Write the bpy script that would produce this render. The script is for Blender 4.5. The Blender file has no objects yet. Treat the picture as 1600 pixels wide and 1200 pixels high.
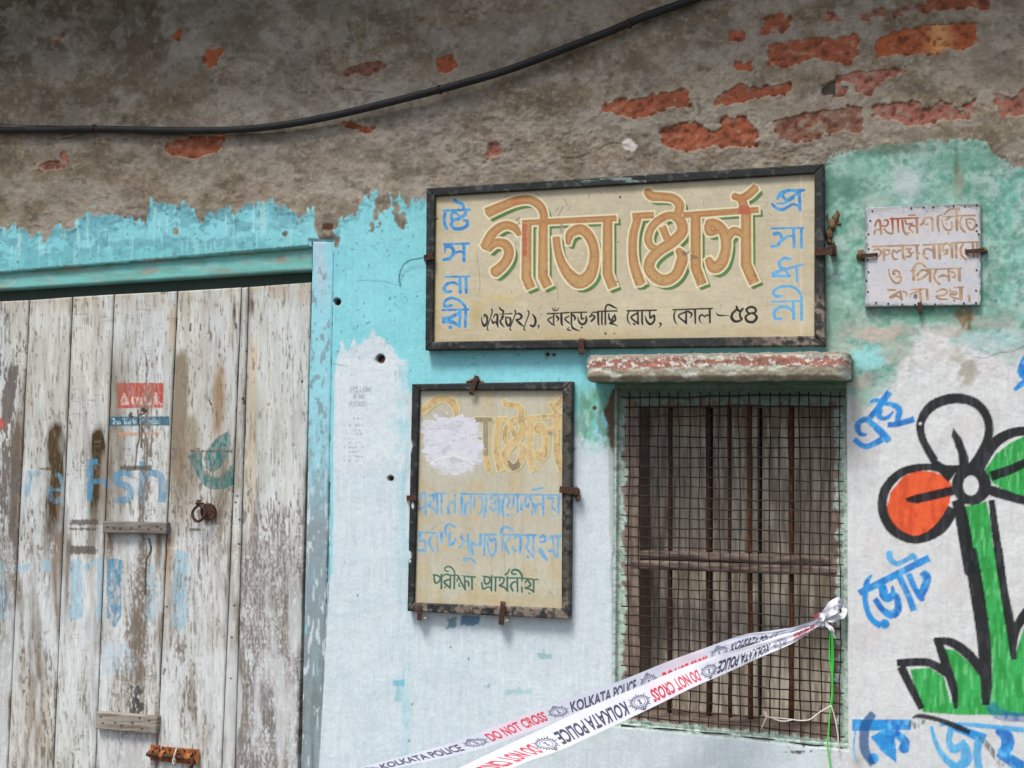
import bpy, math, random
import numpy as np
from mathutils import Matrix, Vector

random.seed(7)
S = bpy.context.scene
COL = S.collection

# ------------------------------------------------------------------ camera
F = 2000.0
def _n(v):
    v = np.array(v, float); return v / np.linalg.norm(v)
_X = _n((5880, 50, F))
_Z = np.array((500, 33300, -F), float); _Z -= _X * _Z.dot(_X); _Z = _n(_Z)
_Y = np.cross(_Z, _X)
R = np.array([_X, _Y, _Z])                 # camera coordinates -> world
TARGET = np.array((0.0, 0.0, 1.83)); DIST = 3.5
CAMP = TARGET - R @ np.array((0, 0, -1.0)) * DIST

cd = bpy.data.cameras.new('camera'); cam = bpy.data.objects.new('camera', cd); COL.objects.link(cam)
cd.sensor_width = 36; cd.sensor_fit = 'HORIZONTAL'; cd.lens = F / 1600 * 36
cd.clip_start = 0.05; cd.clip_end = 300
M4 = Matrix([list(R[0]) + [CAMP[0]], list(R[1]) + [CAMP[1]], list(R[2]) + [CAMP[2]], [0, 0, 0, 1]])
cam.matrix_world = M4
S.camera = cam

# ------------------------------------------------------------------ light
SUN_EL, SUN_AZ = 60.0, -18.0      # elevation; degrees left of the wall's normal
w = bpy.data.worlds.new('World'); S.world = w; w.use_nodes = True
nt = w.node_tree
bg = nt.nodes['Background']; sky = nt.nodes.new('ShaderNodeTexSky')
sky.sky_type = 'NISHITA'; sky.sun_disc = False
sky.sun_elevation = math.radians(SUN_EL); sky.sun_rotation = math.radians(180 - SUN_AZ)
sky.air_density = 1.0; sky.dust_density = 4.0; sky.ozone_density = 1.0
nt.links.new(sky.outputs[0], bg.inputs[0]); bg.inputs[1].default_value = 0.115
sd_ = bpy.data.lights.new('sun', 'SUN'); sd_.energy = 2.5; sd_.angle = math.radians(17); sd_.color = (1, .97, .92)
sun = bpy.data.objects.new('sun', sd_); COL.objects.link(sun)
a = math.radians(SUN_AZ); e = math.radians(SUN_EL)
sdir = Vector((math.sin(a) * math.cos(e), -math.cos(a) * math.cos(e), math.sin(e)))
sun.rotation_euler = sdir.to_track_quat('Z', 'Y').to_euler(); sun.location = (0, -3, 6)
vs = S.view_settings
S.display_settings.display_device = 'sRGB'
vs.view_transform = 'Standard'; vs.look = 'None'; vs.gamma = 1; vs.exposure = 0.22; vs.use_curve_mapping = False

# ------------------------------------------------------------------ photo plane <-> world
def at(px, py, dep=0.0):
    px = np.asarray(px, float); py = np.asarray(py, float)
    v = np.stack([px - 800, -(py - 600), np.full_like(px, -F)], -1) @ R.T
    t = (-np.asarray(dep, float) - CAMP[1]) / v[..., 1]
    return CAMP + v * t[..., None]
def proj(P):
    v = (P - CAMP) @ R
    return 800 + F * v[..., 0] / -v[..., 2], 600 - F * v[..., 1] / -v[..., 2]

LIT = 0.87
def c3(r, g, b, k=1.0):
    a = np.array((r, g, b), float) / 255
    a = np.where(a <= .04045, a / 12.92, ((a + .055) / 1.055) ** 2.4) / LIT * k
    return np.minimum(a, .86)

# ------------------------------------------------------------------ canvases of colour and relief
class Canvas:
    def __init__(s, x0, y0, x1, y1, k=1.0):
        s.x0, s.y0, s.k = x0, y0, k
        s.W, s.H = int((x1 - x0) * k), int((y1 - y0) * k)
        s.X = x0 + (np.arange(s.W) + .5) / k; s.Y = y0 + (np.arange(s.H) + .5) / k
        s.col = np.zeros((s.H, s.W, 3), np.float32); s.h = np.zeros((s.H, s.W), np.float32)
    def noise(s, sx, sy, seed):
        rng = np.random.default_rng(seed)
        gx = (s.X - s.x0) / sx; gy = (s.Y - s.y0) / sy
        nx, ny = int(gx[-1]) + 3, int(gy[-1]) + 3
        L = rng.random((ny, nx)).astype(np.float32)
        xi = gx.astype(int); fx = gx - xi; fx = (fx * fx * (3 - 2 * fx)).astype(np.float32)
        yi = gy.astype(int); fy = gy - yi; fy = (fy * fy * (3 - 2 * fy)).astype(np.float32)
        A = L[yi] * (1 - fy)[:, None] + L[yi + 1] * fy[:, None]
        return A[:, xi] * (1 - fx) + A[:, xi + 1] * fx
    def fbm(s, sx, sy, n, seed, g=.55):
        o = 0; a = 1; t = 0
        for i in range(n):
            o = o + a * s.noise(sx / 2 ** i, sy / 2 ** i, seed * 31 + i); t += a; a *= g
        return o / t
    def ix(s, px, py):
        return (px - s.x0) * s.k - .5, (py - s.y0) * s.k - .5
    def sl(s, x0, y0, x1, y1):
        a = max(0, int((x0 - s.x0) * s.k)); b = min(s.W, int((x1 - s.x0) * s.k) + 1)
        c = max(0, int((y0 - s.y0) * s.k)); d = min(s.H, int((y1 - s.y0) * s.k) + 1)
        return (slice(c, max(c, d)), slice(a, max(a, b)))
    def mix(s, m, c, sl=None):
        if sl is None: sl = (slice(None), slice(None))
        if np.ndim(c) == 1: c = np.asarray(c, np.float32)
        s.col[sl] = s.col[sl] * (1 - m[..., None]) + c * m[..., None]
    def sample(s, img, px, py):
        u, v = s.ix(px, py)
        u = np.clip(u, 0, s.W - 1.001); v = np.clip(v, 0, s.H - 1.001)
        ui = u.astype(int); vi = v.astype(int); fu = u - ui; fv = v - vi
        if img.ndim == 3: fu = fu[..., None]; fv = fv[..., None]
        return (img[vi, ui] * (1 - fu) + img[vi, ui + 1] * fu) * (1 - fv) + (img[vi + 1, ui] * (1 - fu) + img[vi + 1, ui + 1] * fu) * fv
    # signed distance layers (photo px, negative inside)
    def layer(s): return np.full((s.H, s.W), 99., np.float32)
    def stroke(s, L, pts, tf=(0, 0, 1), ws=1.0, cap='flat', lin=False):
        P = [(p[0] * tf[2] + tf[0], p[1] * tf[2] + tf[1], (p[2] if len(p) > 2 else 10) * tf[2] * ws) for p in pts]
        if len(P) == 1: P = [P[0], (P[0][0] + .01, P[0][1], P[0][2])]; cap = 'round'
        P = np.array(P)
        if len(P) > 2 and not lin:
            Q = np.vstack([2 * P[0] - P[1], P, 2 * P[-1] - P[-2]]); o = []
            for i in range(1, len(Q) - 2):
                for t in (0, .25, .5, .75):
                    o.append(.5 * (2 * Q[i] + (Q[i + 1] - Q[i - 1]) * t + (2 * Q[i - 1] - 5 * Q[i] + 4 * Q[i + 1] - Q[i + 2]) * t * t
                             + (-Q[i - 1] + 3 * Q[i] - 3 * Q[i + 1] + Q[i + 2]) * t ** 3))
            o.append(P[-1]); P = np.array(o)
        n = len(P) - 1
        for i in range(n):
            a, b = P[i], P[i + 1]; m = max(a[2], b[2]) / 2 + 9
            q = s.sl(min(a[0], b[0]) - m, min(a[1], b[1]) - m, max(a[0], b[0]) + m, max(a[1], b[1]) + m)
            X = s.X[q[1]][None, :] - a[0]; Y = s.Y[q[0]][:, None] - a[1]
            if X.size == 0 or Y.size == 0: continue
            d = b[:2] - a[:2]; l = math.hypot(*d) + 1e-9; d = d / l
            al = X * d[0] + Y * d[1]; pe = np.abs(X * -d[1] + Y * d[0])
            t = np.clip(al / l, 0, 1); wd = (a[2] + (b[2] - a[2]) * t) / 2
            ex = np.maximum(-al, al - l); exc = np.maximum(ex, 0)
            sd = np.hypot(pe, exc) - wd
            if cap == 'flat':
                if i == 0: sd = np.where(al < 0, np.maximum(pe - wd, -al), sd)
                if i == n - 1: sd = np.where(al > l, np.maximum(pe - wd, al - l), sd)
            L[q] = np.minimum(L[q], sd)
    def poly(s, L, pts, tf=(0, 0, 1)):
        P = np.array([(p[0] * tf[2] + tf[0], p[1] * tf[2] + tf[1]) for p in pts], float)
        q = s.sl(P[:, 0].min() - 9, P[:, 1].min() - 9, P[:, 0].max() + 9, P[:, 1].max() + 9)
        X = s.X[q[1]][None, :]; Y = s.Y[q[0]][:, None]
        if X.size == 0 or Y.size == 0: return
        ins = np.zeros((Y.size, X.size), bool); dm = np.full((Y.size, X.size), 1e9)
        for i in range(len(P)):
            a, b = P[i], P[(i + 1) % len(P)]
            if a[1] != b[1]:
                cr = ((a[1] > Y) != (b[1] > Y)) & (X < (b[0] - a[0]) * (Y - a[1]) / (b[1] - a[1]) + a[0]); ins ^= cr
            d = b - a; l2 = d @ d + 1e-9
            t = np.clip(((X - a[0]) * d[0] + (Y - a[1]) * d[1]) / l2, 0, 1)
            dm = np.minimum(dm, np.hypot(X - a[0] - t * d[0], Y - a[1] - t * d[1]))
        L[q] = np.minimum(L[q], np.where(ins, -dm, dm))
def am(sd, aa=1.0): return np.clip(.5 - sd / aa, 0, 1)
def step(x, e, s): return np.clip((x - e) / s + .5, 0, 1)
def spline(P, n):
    P = np.array(P, float); Q = np.vstack([2 * P[0] - P[1], P, 2 * P[-1] - P[-2]])
    u = np.linspace(0, len(P) - 1 - 1e-6, n); i = u.astype(int) + 1; t = (u - (i - 1))[:, None]
    return .5 * (2 * Q[i] + (Q[i + 1] - Q[i - 1]) * t + (2 * Q[i - 1] - 5 * Q[i] + 4 * Q[i + 1] - Q[i + 2]) * t * t
                 + (-Q[i - 1] + 3 * Q[i] - 3 * Q[i + 1] + Q[i + 2]) * t ** 3)

# ------------------------------------------------------------------ materials
def mat_attr(name, rough=.85, fine=.0012, bump=.25, var=.10, sx=1, sz=1, spec=.3, coarse=None, tint=None):
    m = bpy.data.materials.new(name); m.use_nodes = True; t = m.node_tree; N = t.nodes; L = t.links
    b = N['Principled BSDF']; b.inputs['Roughness'].default_value = rough; b.inputs['Specular IOR Level'].default_value = spec
    a = N.new('ShaderNodeAttribute'); a.attribute_name = 'Col'
    g = N.new('ShaderNodeNewGeometry'); mp = N.new('ShaderNodeMapping'); mp.inputs['Scale'].default_value = (sx, 1, sz)
    L.new(g.outputs['Position'], mp.inputs[0])
    n1 = N.new('ShaderNodeTexNoise'); n1.inputs['Scale'].default_value = 1 / fine / 4; n1.inputs['Detail'].default_value = 4
    n1.inputs['Roughness'].default_value = .65; L.new(mp.outputs[0], n1.inputs[0])
    n2 = N.new('ShaderNodeTexNoise'); n2.inputs['Scale'].default_value = coarse or 60; n2.inputs['Detail'].default_value = 5
    L.new(mp.outputs[0], n2.inputs[0])
    r = N.new('ShaderNodeMapRange'); r.inputs[1].default_value = .3; r.inputs[2].default_value = .7
    r.inputs[3].default_value = 1 - var * 1.6; r.inputs[4].default_value = 1 + var; L.new(n1.outputs[0], r.inputs[0])
    r2 = N.new('ShaderNodeMapRange'); r2.inputs[1].default_value = .3; r2.inputs[2].default_value = .7
    r2.inputs[3].default_value = 1 - var * .6; r2.inputs[4].default_value = 1 + var * .6; L.new(n2.outputs[0], r2.inputs[0])
    mu = N.new('ShaderNodeMath'); mu.operation = 'MULTIPLY'; L.new(r.outputs[0], mu.inputs[0]); L.new(r2.outputs[0], mu.inputs[1])
    x = N.new('ShaderNodeVectorMath'); x.operation = 'SCALE'; L.new(a.outputs['Color'], x.inputs[0]); L.new(mu.outputs[0], x.inputs['Scale'])
    L.new(x.outputs[0], b.inputs['Base Color'])
    bp = N.new('ShaderNodeBump'); bp.inputs['Strength'].default_value = bump; bp.inputs['Distance'].default_value = .002
    L.new(n1.outputs[0], bp.inputs['Height']); L.new(bp.outputs[0], b.inputs['Normal'])
    return m
def mat_noise(name, ca, cb, cc=None, scale=80, rough=.7, metal=0, bump=.4, stretch=(1, 1, 1), spec=.4):
    m = bpy.data.materials.new(name); m.use_nodes = True; t = m.node_tree; N = t.nodes; L = t.links
    b = N['Principled BSDF']; b.inputs['Roughness'].default_value = rough; b.inputs['Metallic'].default_value = metal
    b.inputs['Specular IOR Level'].default_value = spec
    g = N.new('ShaderNodeNewGeometry'); mp = N.new('ShaderNodeMapping'); mp.inputs['Scale'].default_value = stretch
    L.new(g.outputs['Position'], mp.inputs[0])
    n1 = N.new('ShaderNodeTexNoise'); n1.inputs['Scale'].default_value = scale; n1.inputs['Detail'].default_value = 7
    n1.inputs['Roughness'].default_value = .7; L.new(mp.outputs[0], n1.inputs[0])
    cr = N.new('ShaderNodeValToRGB'); L.new(n1.outputs[0], cr.inputs[0]); e = cr.color_ramp.elements
    e[0].position = .36; e[0].color = (*ca, 1); e[1].position = .62; e[1].color = (*cb, 1)
    if cc is not None: k = e.new(.72); k.color = (*cc, 1)
    L.new(cr.outputs[0], b.inputs['Base Color'])
    bp = N.new('ShaderNodeBump'); bp.inputs['Strength'].default_value = bump; bp.inputs['Distance'].default_value = .0015
    L.new(n1.outputs[0], bp.inputs['Height']); L.new(bp.outputs[0], b.inputs['Normal'])
    return m
M_wall = mat_attr('painted_plaster', .92, .0016, .4, .065, coarse=35)
M_brick = mat_attr('fired_brick', .95, .0012, .6, .16)
M_wood = mat_attr('painted_wood', .8, .0011, .4, .08, sx=1, sz=.09, coarse=90)
M_sign = mat_attr('sign_enamel', .55, .003, .08, .05, spec=.35)
M_frame = mat_attr('frame_paint', .65, .0014, .4, .2, sz=.6)
M_print = mat_attr('tape_film', .38, .004, .03, .02, spec=.4)
M_rust = mat_noise('rusted_iron', c3(38, 26, 22), c3(84, 56, 44), c3(125, 78, 50), 130, .85)
M_rustor = mat_noise('orange_rust', c3(64, 34, 22), c3(168, 100, 52), c3(226, 196, 160), 70, .8)
M_barrust = mat_noise('bar_rust', c3(44, 28, 20), c3(120, 70, 40), c3(176, 116, 70), 160, .85, stretch=(1, 1, .3))
M_wire = mat_noise('rusty_wire', c3(24, 18, 16), c3(56, 42, 34), c3(110, 86, 70), 60, .8)
M_grey = mat_noise('weathered_board', c3(78, 72, 70), c3(128, 120, 116), c3(155, 148, 144), 40, .9, stretch=(3, 1, .16), bump=.6)
M_rail = mat_noise('weathered_rail', c3(72, 60, 54), c3(112, 98, 92), c3(140, 128, 120), 40, .9, stretch=(.15, 1, 2.5), bump=.6)
M_cable = mat_noise('black_rubber', c3(20, 22, 23), c3(38, 41, 43), c3(66, 70, 70), 50, .6, stretch=(.3, 1, 1), bump=.2)
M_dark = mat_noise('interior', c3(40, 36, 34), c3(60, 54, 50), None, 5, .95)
M_conc = mat_noise('rough_concrete', c3(96, 92, 86), c3(136, 130, 122), c3(150, 146, 140), 9, .95)
def mat_flat(name, c, rough=.5):
    m = bpy.data.materials.new(name); m.use_nodes = True; b = m.node_tree.nodes['Principled BSDF']
    b.inputs['Base Color'].default_value = (*c, 1); b.inputs['Roughness'].default_value = rough; return m
M_navy = mat_flat('navy_ink', c3(58, 58, 84)); M_red = mat_flat('red_ink', c3(186, 48, 68)); M_ink2 = mat_flat('grey_ink', c3(92, 92, 118))
M_green = mat_flat('green_plastic', c3(70, 205, 80), .4); M_white = mat_flat('white_string', c3(214, 208, 200), .7)
M_chip = mat_noise('white_chip', c3(150, 140, 128), c3(214, 208, 200), None, 90, .9)
M_mud = mat_noise('dried_mud', c3(62, 46, 30), c3(132, 108, 78), c3(160, 140, 110), 160, .95, bump=.9)

# ------------------------------------------------------------------ object helpers
WPOS = {}
def empty(name, loc, parent=None, **kw):
    o = bpy.data.objects.new(name, None); COL.objects.link(o); o.empty_display_size = .1
    loc = np.array(loc, float)
    if parent is not None: o.parent = parent; o.location = loc - WPOS[parent]
    else: o.location = loc
    WPOS[o] = loc
    for k, v in kw.items(): o[k] = v
    return o
def mesh_obj(name, V, faces, m, parent=None, col=None, smooth=True, **kw):
    V = np.asarray(V, np.float64); c = (V.min(0) + V.max(0)) / 2
    me = bpy.data.meshes.new(name)
    if isinstance(faces, np.ndarray):
        n = faces.shape[0]; k = faces.shape[1]
        me.vertices.add(len(V)); me.vertices.foreach_set('co', (V - c).astype(np.float32).ravel())
        me.loops.add(n * k); me.loops.foreach_set('vertex_index', faces.astype(np.int32).ravel())
        me.polygons.add(n); me.polygons.foreach_set('loop_start', np.arange(0, n * k, k, dtype=np.int32))
        me.update(calc_edges=True)
    else:
        me.from_pydata((V - c).tolist(), [], [tuple(int(i) for i in f) for f in faces]); me.update()
    if smooth is True: me.polygons.foreach_set('use_smooth', np.ones(len(me.polygons), bool))
    if col is not None:
        at_ = me.color_attributes.new('Col', 'FLOAT_COLOR', 'POINT')
        cc = np.ones((len(V), 4), np.float32); cc[:, :3] = col; at_.data.foreach_set('color', cc.ravel())
    me.materials.append(m)
    o = bpy.data.objects.new(name, me); COL.objects.link(o)
    if parent is not None: o.parent = parent; o.location = c - WPOS[parent]
    else: o.location = c
    WPOS[o] = c
    for k, v in kw.items(): o[k] = v
    return o
class MB:
    def __init__(s): s.v = []; s.f = []
    def add(s, v, f):
        n = len(s.v); s.v += [tuple(map(float, p)) for p in v]; s.f += [tuple(n + i for i in q) for q in f]
    def box(s, c, d, rot=None):
        c = np.array(c, float); d = np.array(d, float) / 2
        P = np.array([(x, y, z) for x in (-1, 1) for y in (-1, 1) for z in (-1, 1)]) * d
        if rot is not None: P = P @ np.array(rot).T
        s.add(P + c, [(0, 1, 3, 2), (4, 6, 7, 5), (0, 4, 5, 1), (2, 3, 7, 6), (0, 2, 6, 4), (1, 5, 7, 3)])
    def tube(s, P, r, n=8, caps=True):
        P = np.array(P, float); rr = np.broadcast_to(np.asarray(r, float), (len(P),))
        T = np.gradient(P, axis=0); T /= np.linalg.norm(T, axis=1)[:, None] + 1e-12
        u = np.cross(T[0], (0, 1, 0.01)); u /= np.linalg.norm(u); V = []
        for i in range(len(P)):
            u = u - T[i] * u.dot(T[i]); u /= np.linalg.norm(u); w_ = np.cross(T[i], u)
            for k in range(n):
                a_ = 2 * math.pi * k / n; V.append(P[i] + rr[i] * (math.cos(a_) * u + math.sin(a_) * w_))
        Fc = [(i * n + k, i * n + (k + 1) % n, (i + 1) * n + (k + 1) % n, (i + 1) * n + k) for i in range(len(P) - 1) for k in range(n)]
        if caps: Fc += [tuple(range(n))[::-1], tuple((len(P) - 1) * n + k for k in range(n))]
        s.add(V, Fc)
    def strip(s, P, wd, th, side):
        """flat strap along P, wide along 'side', thickness th"""
        P = np.array(P, float); side = _n(side); V = []
        T = np.gradient(P, axis=0); T /= np.linalg.norm(T, axis=1)[:, None]
        for p, t in zip(P, T):
            nn = _n(np.cross(t, side))
            for a_, b_ in ((-1, -1), (1, -1), (1, 1), (-1, 1)): V.append(p + side * wd / 2 * a_ + nn * th / 2 * b_)
        Fc = [(i * 4 + k, i * 4 + (k + 1) % 4, i * 4 + 4 + (k + 1) % 4, i * 4 + 4 + k) for i in range(len(P) - 1) for k in range(4)]
        Fc += [(3, 2, 1, 0), tuple((len(P) - 1) * 4 + k for k in range(4))]
        s.add(V, Fc)
    def obj(s, name, m, parent=None, smooth=False, **kw): return mesh_obj(name, s.v, s.f, m, parent, None, smooth, **kw)

def board(name, quad, dep, thick, m, cv, parent, stp=.003, rnd=.003, disp=1.0, kcol=None, dep2=None, **kw):
    """a board whose front face is a fine relief grid; corners TL,TR,BR,BL are photo px on the plane dep in front of the wall"""
    dd = [dep] * 4 if dep2 is None else dep2
    q = [at(p[0], p[1], d) for p, d in zip(quad, dd)]
    lu = np.linalg.norm(q[1] - q[0]); lv = np.linalg.norm(q[3] - q[0])
    nu = max(3, int(lu / stp)) + 1; nv = max(3, int(lv / stp)) + 1
    u = np.linspace(0, 1, nu)[None, :, None]; v = np.linspace(0, 1, nv)[:, None, None]
    P = (q[0] * (1 - u) + q[1] * u) * (1 - v) + (q[3] * (1 - u) + q[2] * u) * v
    px, py = proj(P)
    c = cv.sample(cv.col, px, py) if kcol is None else kcol(px, py)
    h = cv.sample(cv.h, px, py) * .001 * disp if cv is not None else 0 * px
    ed = np.minimum(np.minimum(u[..., 0] * lu, (1 - u[..., 0]) * lu), np.minimum(v[..., 0] * lv, (1 - v[..., 0]) * lv))
    t = np.clip(1 - ed / rnd, 0, 1); P = P.copy()
    P[..., 1] += rnd * .8 * (1 - np.sqrt(1 - t * t * .999)) - h
    I = np.arange(nu * nv).reshape(nv, nu)
    Fq = np.stack([I[:-1, :-1], I[1:, :-1], I[1:, 1:], I[:-1, 1:]], -1).reshape(-1, 4)
    ring = np.concatenate([I[0, :], I[1:, -1], I[-1, -2::-1], I[-2:0:-1, 0]])
    V = P.reshape(-1, 3); C = c.reshape(-1, 3); n0 = len(V); k = len(ring)
    Vf = V[ring]; Vb = Vf.copy(); Vb[:, 1] = -np.mean(dd) + thick
    V = np.vstack([V, Vf, Vb]); C = np.vstack([C, C[ring], C[ring]])
    j = np.arange(k); j2 = (j + 1) % k
    Fs = np.stack([n0 + j, n0 + j2, n0 + k + j2, n0 + k + j], -1)
    b4 = [0, nu - 1, nu - 1 + nv - 1, nu - 1 + nv - 1 + nu - 1]
    Fb = np.array([[n0 + k + i for i in b4]])
    return mesh_obj(name, V, np.vstack([Fq, Fs, Fb]), m, parent, C, True, **kw)

# a little stroke alphabet for small painted Latin words (unit box, y down)
FNT = {'F': [[(0, 1), (0, 0), (.6, 0)], [(0, .5), (.5, .5)]], 'O': [[(.3, 0), (0, .3), (0, .7), (.3, 1), (.6, .7), (.6, .3), (.3, 0)]],
 'L': [[(0, 0), (0, 1), (.5, 1)]], 'W': [[(0, 0), (.2, 1), (.4, .3), (.6, 1), (.8, 0)]], 'I': [[(.1, 0), (.1, 1)]],
 'P': [[(0, 1), (0, 0), (.4, 0), (.5, .25), (.4, .5), (0, .5)]], 'E': [[(.5, 0), (0, 0), (0, 1), (.5, 1)], [(0, .5), (.4, .5)]],
 'A': [[(0, 1), (.3, 0), (.6, 1)], [(.12, .65), (.48, .65)]], 'S': [[(.5, .1), (.25, 0), (0, .2), (.5, .7), (.3, 1), (0, .9)]],
 'N': [[(0, 1), (0, 0), (.5, 1), (.5, 0)]], 'T': [[(0, 0), (.7, 0)], [(.35, 0), (.35, 1)]],
 'h': [[(0, 0), (0, 1)], [(0, .55), (.25, .4), (.45, .6), (.45, 1)]], 'e': [[(0, .7), (.5, .65), (.4, .42), (.1, .45), (0, .75), (.2, 1), (.5, .9)]],
 'a': [[(.4, .5), (.1, .45), (0, .75), (.15, 1), (.4, .85)], [(.42, .42), (.45, 1)]], 's': [[(.4, .45), (.1, .42), (.1, .6), (.38, .75), (.3, 1), (0, .95)]],
 't': [[(.2, .1), (.2, .9), (.4, 1)], [(0, .4), (.4, .4)]], 'o': [[(.25, .4), (0, .7), (.25, 1), (.5, .7), (.25, .4)]],
 'f': [[(.4, .05), (.2, .1), (.18, 1)], [(0, .45), (.4, .45)]], 'n': [[(0, .4), (0, 1)], [(0, .55), (.25, .4), (.42, .6), (.42, 1)]],
 'd': [[(.42, 0), (.42, 1)], [(.42, .55), (.15, .42), (0, .7), (.15, 1), (.42, .88)]], 'i': [[(.1, .4), (.1, 1)], [(.1, .1), (.1, .16)]]}
def word(cv, L, txt, x, y, h, wd, adv=.75, slope=0):
    X = x
    for ch in txt:
        if ch == ' ': X += h * .4; continue
        for st in FNT[ch]:
            cv.stroke(L, [(X + p[0] * h, y + p[1] * h + slope * (X - x), wd) for p in st], lin=True, cap='round')
        X += h * (.3 if ch in 'Iit' else .95 if ch == 'W' else adv)
# ================================================================== WALL CANVAS
CW = Canvas(-250, -250, 1850, 1450, 1.0)
X = CW.X[None, :]; Y = CW.Y[:, None]
n_big = CW.fbm(220, 160, 4, 1); n_mid = CW.fbm(46, 34, 4, 2); n_fin = CW.fbm(9, 8, 3, 3); n_px = CW.noise(2.2, 2.2, 4)
n_v = CW.fbm(5, 60, 3, 5); n_h = CW.fbm(60, 6, 3, 6); rid = 1 - np.abs(CW.fbm(34, 22, 4, 7) * 2 - 1) * 2.2
ridf = 1 - np.abs(CW.fbm(13, 9, 3, 8) * 2 - 1) * 2.4
# --- bare cement render
cem = c3(134, 122, 102)
CW.col[:] = cem
CW.mix(step(n_big, .52, .22) * .65, c3(104, 95, 80)); CW.mix(step(n_big, .42, -.2) * .5, c3(146, 140, 131))
CW.mix(step(n_mid, .6, .15) * .5, c3(96, 86, 72)); CW.mix(step(n_mid, .4, -.14) * .55, c3(152, 145, 134))
CW.mix(step(CW.fbm(80, 50, 4, 9), .58, .1) * .3, c3(122, 104, 92))
CW.mix(np.clip(1 - (np.hypot((X - 520) / 260, (Y - 190) / 90)) ** 2, 0, 1) * .35, c3(156, 150, 144))
CW.mix(np.clip(1 - (np.hypot((X - 90) / 420, (Y + 20) / 150)) ** 2, 0, 1) * .5, c3(92, 84, 70))  # eave shade over the top left, painted into the cement colour
CW.mix(np.clip(ridf - .86, 0, .14) * 3.2 * step(n_mid, .5, .3), c3(70, 60, 48))
CW.mix(step(n_fin, .66, .1) * .35, c3(164, 156, 144)); CW.mix(step(n_fin, .34, -.08) * .35, c3(92, 82, 68))
CW.col *= np.array((1.20, 1.22, 1.20), np.float32)
CW.mix(np.clip(1.15 - (np.hypot((X - 0) / 560, (Y + 30) / 150)) ** 2, 0, 1) * .75 * step(n_mid, .38, .4), c3(84, 77, 62))  # stronger pass of the painted shade at the top left
pit = step(CW.noise(3.4, 2.8, 13) * .6 + n_fin * .4, .66, .06); CW.mix(pit * .28, c3(78, 68, 54)); CW.mix(step(CW.noise(3, 2.6, 14) * .6 + n_fin * .4, .70, .05) * .22, c3(178, 172, 160))
for sd2, ax2, ay2, th2, cc2, k2 in ((601, 70, 50, .60, (156, 150, 140), .35), (602, 90, 60, .60, (96, 88, 74), .35), (603, 26, 34, .63, (164, 158, 150), .3), (604, 30, 20, .66, (86, 76, 62), .35), (605, 14, 9, .70, (70, 60, 48), .4), (606, 7, 12, .71, (170, 164, 154), .3)):
    CW.mix(step(CW.fbm(ax2, ay2, 4, sd2), th2, .05) * k2, c3(*cc2))
rough_zone = np.clip(1 - np.hypot((X - 880) / 330, (Y - 210) / 110), 0, 1) ** .5
rough_zone = np.maximum(rough_zone, np.clip(1 - np.hypot((X - 1180) / 260, (Y - 245) / 60), 0, 1) ** .5)
CW.h[:] = 8 + (n_big - .5) * 9 + (n_mid - .5) * 6 + (n_fin - .5) * 3.4 + (CW.noise(3.2, 3.2, 12) - .5) * .9 + np.clip(rid - .6, 0, .4) * 2.2
CW.h += rough_zone * ((n_fin - .5) * 4.0 - np.clip(ridf - .78, 0, .2) * 12)
# trowel drags and cracks
rg = np.random.default_rng(11)
Lc = CW.layer()
for i in range(12):
    x = rg.uniform(-50, 1650); y = rg.uniform(-40, 330); an = rg.normal(-.25, .9); l = rg.uniform(10, 60)
    P = [(x, y, 1)]
    for k in range(5): an += rg.normal(0, .5); P.append((P[-1][0] + l / 5 * math.cos(an), P[-1][1] + l / 5 * math.sin(an), rg.uniform(.8, 2.2)))
    CW.stroke(Lc, P)
for P in ([(545, 28, 2), (552, 60, 2), (556, 66, 3)], [(660, 640, 1)], [(1000, 15, 1.5), (1075, 40, 1.5), (1110, 60, 1.5), (1130, 90, 1.5), (1150, 105, 2)],
          [(935, 235, 3), (960, 225, 3), (985, 232, 2)], [(880, 250, 3), (905, 247, 4), (925, 240, 3)], [(240, 18, 3), (225, 40, 3), (207, 63, 4)],
          [(530, 140, 2), (600, 146, 2)], [(543, 140, 2), (548, 165, 2)], [(1090, 160, 6), (1095, 175, 5), (1089, 182, 2)]):
    CW.stroke(Lc, P)
mcr = am(Lc, 1.4); CW.mix(mcr * .55 * step(n_fin, .45, .3), c3(56, 46, 36)); CW.h -= mcr * 2
CW.mix(am(np.hypot(X - 983, Y - 228) - 9 - n_fin * 14 + 6, 3) * 1.0, c3(206, 200, 194))
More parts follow.
